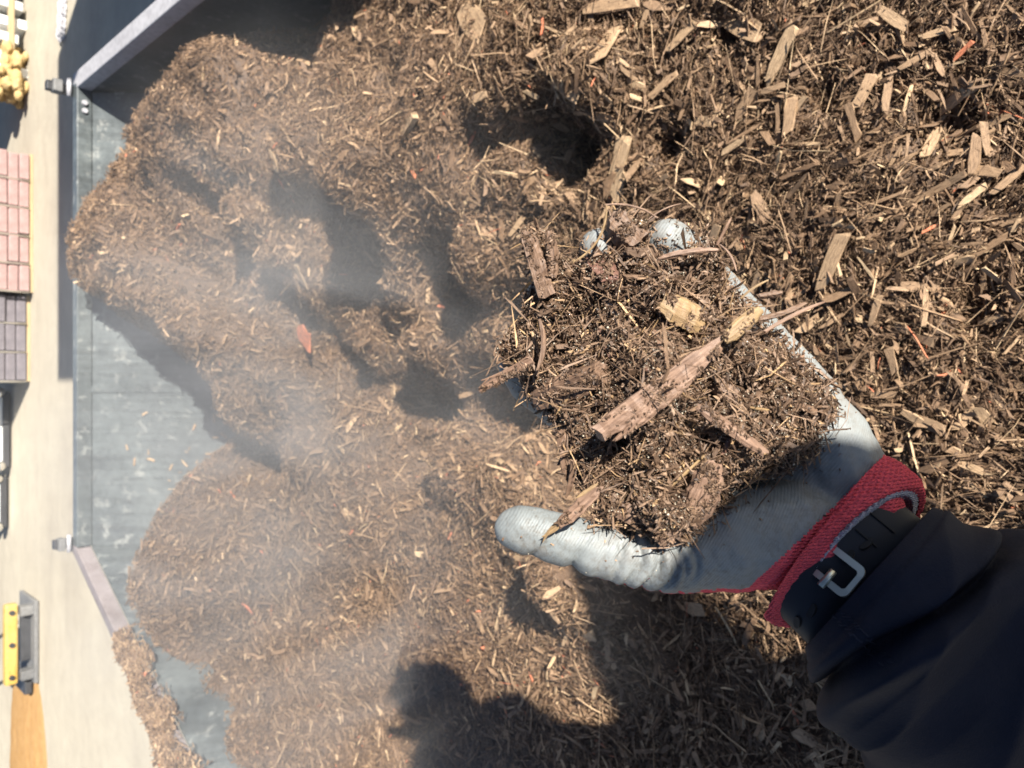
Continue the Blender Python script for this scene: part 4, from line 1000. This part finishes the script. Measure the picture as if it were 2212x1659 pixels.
# orange sand spread on the ground
bm = bmesh.new(); bmesh.ops.create_grid(bm, x_segments=60, y_segments=60, size=.5)
ca = gp(76, 1650, 0)
for v in bm.verts:
    u, w_ = v.co.x * 2, v.co.y * 2; r = math.hypot(u, w_); e = max(0.0, 1 - r ** 2)
    v.co = Vector((ca[0] - .55 + u * 1.55, ca[1] + .15 + w_ * .62 + u * .10, -.01 + .05 * e ** .8 + .012 * float(fbm(np.array([u * 5]), np.array([w_ * 5]), 2, 3)[0])))
tag(bmo('sand_patch', bm, SAND, None, 0, True), kind='structure')
# yellow stones and pale slabs at the far right
YST = steel('yellow_stone', (0.36, 0.24, 0.09), (0.52, 0.38, 0.18), .9, 0, 9)
t0 = gp(70, 150, 0); t = empty('stone_pile', (t0[0], t0[1] + .2, 0), 'small pile of yellow stones at the far right of the yard', 'pile of stones')
for k in range(80):
    bm = bmesh.new(); bmesh.ops.create_icosphere(bm, subdivisions=2, radius=1)
    s = random.uniform(.028, .06); c = Vector((t0[0] + random.uniform(-.22, .22), t0[1] + random.uniform(.05, .45), s * .6 + (k % 4) * .055))
    for v in bm.verts:
        n_ = 1 + .3 * (random.random() - .5); v.co = c + Vector((v.co.x * s * n_ * 1.2, v.co.y * s * n_, v.co.z * s * .75 * n_))
    bmo('stone', bm, YST, t)
SLAB = steel('pale_slab', (0.42, 0.41, 0.38), (0.62, 0.60, 0.55), .85, 0, 6)
t0 = gp(58, 60, 0); t = empty('slab_rack', (t0[0], t0[1] + .3, 0), 'row of pale upright stone slabs behind the yellow stones', 'stone slabs')
for k in range(9):
    bm = bmesh.new(); bx(bm, (t0[0] - .38 + k * .13, t0[1] + .12 + .04 * (k % 2), .30 + .03 * (k % 3)), (.07, .30, .60), Matrix.Rotation(random.uniform(-.06, .06), 3, 'Y')); bmo('slab', bm, SLAB if k % 3 else WHITEP, t, .006)
bm = bmesh.new(); bx(bm, (t0[0] + .1, t0[1] - .02, .11), (1.2, .04, .04)); bmo('cross_bar', bm, PALW, t, .004)
# chain on the ground by the trailer nose
t0 = gp(144, 0, 0); t1 = gp(140, 78, 0); t = empty('chain', tuple((t0 + t1) / 2), 'steel chain lying on the pale ground beyond the right rail', 'chain')
bm = bmesh.new(); seg, mi = 14, 6
for a in range(seg):
    for b in range(mi):
        A_ = 2 * math.pi * a / seg; B_ = 2 * math.pi * b / mi
        bm.verts.new(((1 + .28 * math.cos(B_)) * math.cos(A_) * 1.35, (1 + .28 * math.cos(B_)) * math.sin(A_), .28 * math.sin(B_)))
bm.verts.ensure_lookup_table()
for a in range(seg):
    for b in range(mi):
        i = a * mi + b; j = a * mi + (b + 1) % mi; k2_ = ((a + 1) % seg) * mi + (b + 1) % mi; l2 = ((a + 1) % seg) * mi + b
        bm.faces.new([bm.verts[q_] for q_ in (i, l2, k2_, j)])
lm = bpy.data.meshes.new('chain_link'); bm.to_mesh(lm); bm.free(); lm.materials.append(RAILSTEEL)
for r_ in range(2):
    for k in range(17):
        p = t0 + (t1 - t0) * (k / 16) + np.array([0, .06 * r_ + .012 * math.sin(k), .012]); o = bpy.data.objects.new('chain_link', lm); COL.objects.link(o); o.parent = t
        o.location = Vector(p) - t.location; o.scale = (.021, .021, .021); o.rotation_euler = (R(90) if k % 2 else R(10), 0, R(8))
# added container, unseen to the right, placed to cast the shadow behind the trailer
CBOX = steel('shadow_container_blue', (0.05, 0.09, 0.16), (0.08, 0.13, 0.22), .55)
t = empty('shadow_container', (3.5, 1.75, 0), 'blue corrugated storage container standing right of the trailer', 'container')
bm = bmesh.new(); bx(bm, (3.5, 1.75, 1.32), (2.3, 1.1, 2.48)); bmo('body', bm, CBOX, t, .01)
for k in range(14):
    bm = bmesh.new(); bx(bm, (2.48 + k * .155, 1.19, 1.32), (.08, .03, 2.3)); bmo('corrugation', bm, CBOX, t, .006)
bm = bmesh.new(); bx(bm, (3.5, 1.75, .05), (2.34, 1.14, .1)); bmo('base_frame', bm, BLACKSTEEL, t, .006)

# ------------------------------------------------------------------ steam
def steam_mat():
    m = bpy.data.materials.new('steam'); m.use_nodes = True; nt = m.node_tree
    for n_ in list(nt.nodes):
        if n_.type != 'OUTPUT_MATERIAL': nt.nodes.remove(n_)
    out_ = nt.nodes['Material Output']; pv = nt.nodes.new('ShaderNodeVolumePrincipled'); nt.links.new(pv.outputs[0], out_.inputs['Volume'])
    pv.inputs['Color'].default_value = (1.0, .98, .96, 1); pv.inputs['Anisotropy'].default_value = .1
    tc = nt.nodes.new('ShaderNodeTexCoord'); mp = nt.nodes.new('ShaderNodeMapping'); mp.inputs['Scale'].default_value = (1.6, 1.6, .8)
    nt.links.new(tc.outputs['Object'], mp.inputs[0])
    nz = nt.nodes.new('ShaderNodeTexNoise'); nz.inputs['Scale'].default_value = 2.3; nz.inputs['Detail'].default_value = 3.5; nz.inputs['Distortion'].default_value = 1.6
    nt.links.new(mp.outputs[0], nz.inputs['Vector'])
    mr = nt.nodes.new('ShaderNodeMapRange'); mr.inputs[1].default_value = .42; mr.inputs[2].default_value = .66; mr.inputs[3].default_value = 0.10; mr.inputs[4].default_value = 1.0
    nt.links.new(nz.outputs['Fac'], mr.inputs[0])
    # soft ellipsoid falloff towards the faces of the box (Generated 0..1)
    sub_ = nt.nodes.new('ShaderNodeVectorMath'); sub_.operation = 'SUBTRACT'; sub_.inputs[1].default_value = (.5, .5, .5); nt.links.new(tc.outputs['Generated'], sub_.inputs[0])
    ln = nt.nodes.new('ShaderNodeVectorMath'); ln.operation = 'LENGTH'; nt.links.new(sub_.outputs[0], ln.inputs[0])
    m2 = nt.nodes.new('ShaderNodeMapRange'); m2.interpolation_type = 'SMOOTHSTEP'; m2.inputs[1].default_value = .12; m2.inputs[2].default_value = .5; m2.inputs[3].default_value = 1; m2.inputs[4].default_value = 0
    nt.links.new(ln.outputs['Value'], m2.inputs[0])
    mu = nt.nodes.new('ShaderNodeMath'); mu.operation = 'MULTIPLY'; nt.links.new(mr.outputs[0], mu.inputs[0]); nt.links.new(m2.outputs[0], mu.inputs[1])
    mu2 = nt.nodes.new('ShaderNodeMath'); mu2.operation = 'MULTIPLY'; mu2.inputs[1].default_value = 1.0; nt.links.new(mu.outputs[0], mu2.inputs[0])
    nt.links.new(mu2.outputs[0], pv.inputs['Density']); return m
bm = bmesh.new(); bx(bm, (0, 0, 0), (2.4, 2.5, 1.05))
o = bmo('steam', bm, steam_mat()); o.location = (-.20, 1.65, .76)
tag(o, kind='stuff', label='thin white steam drifting off the warm mulch', cat='steam')
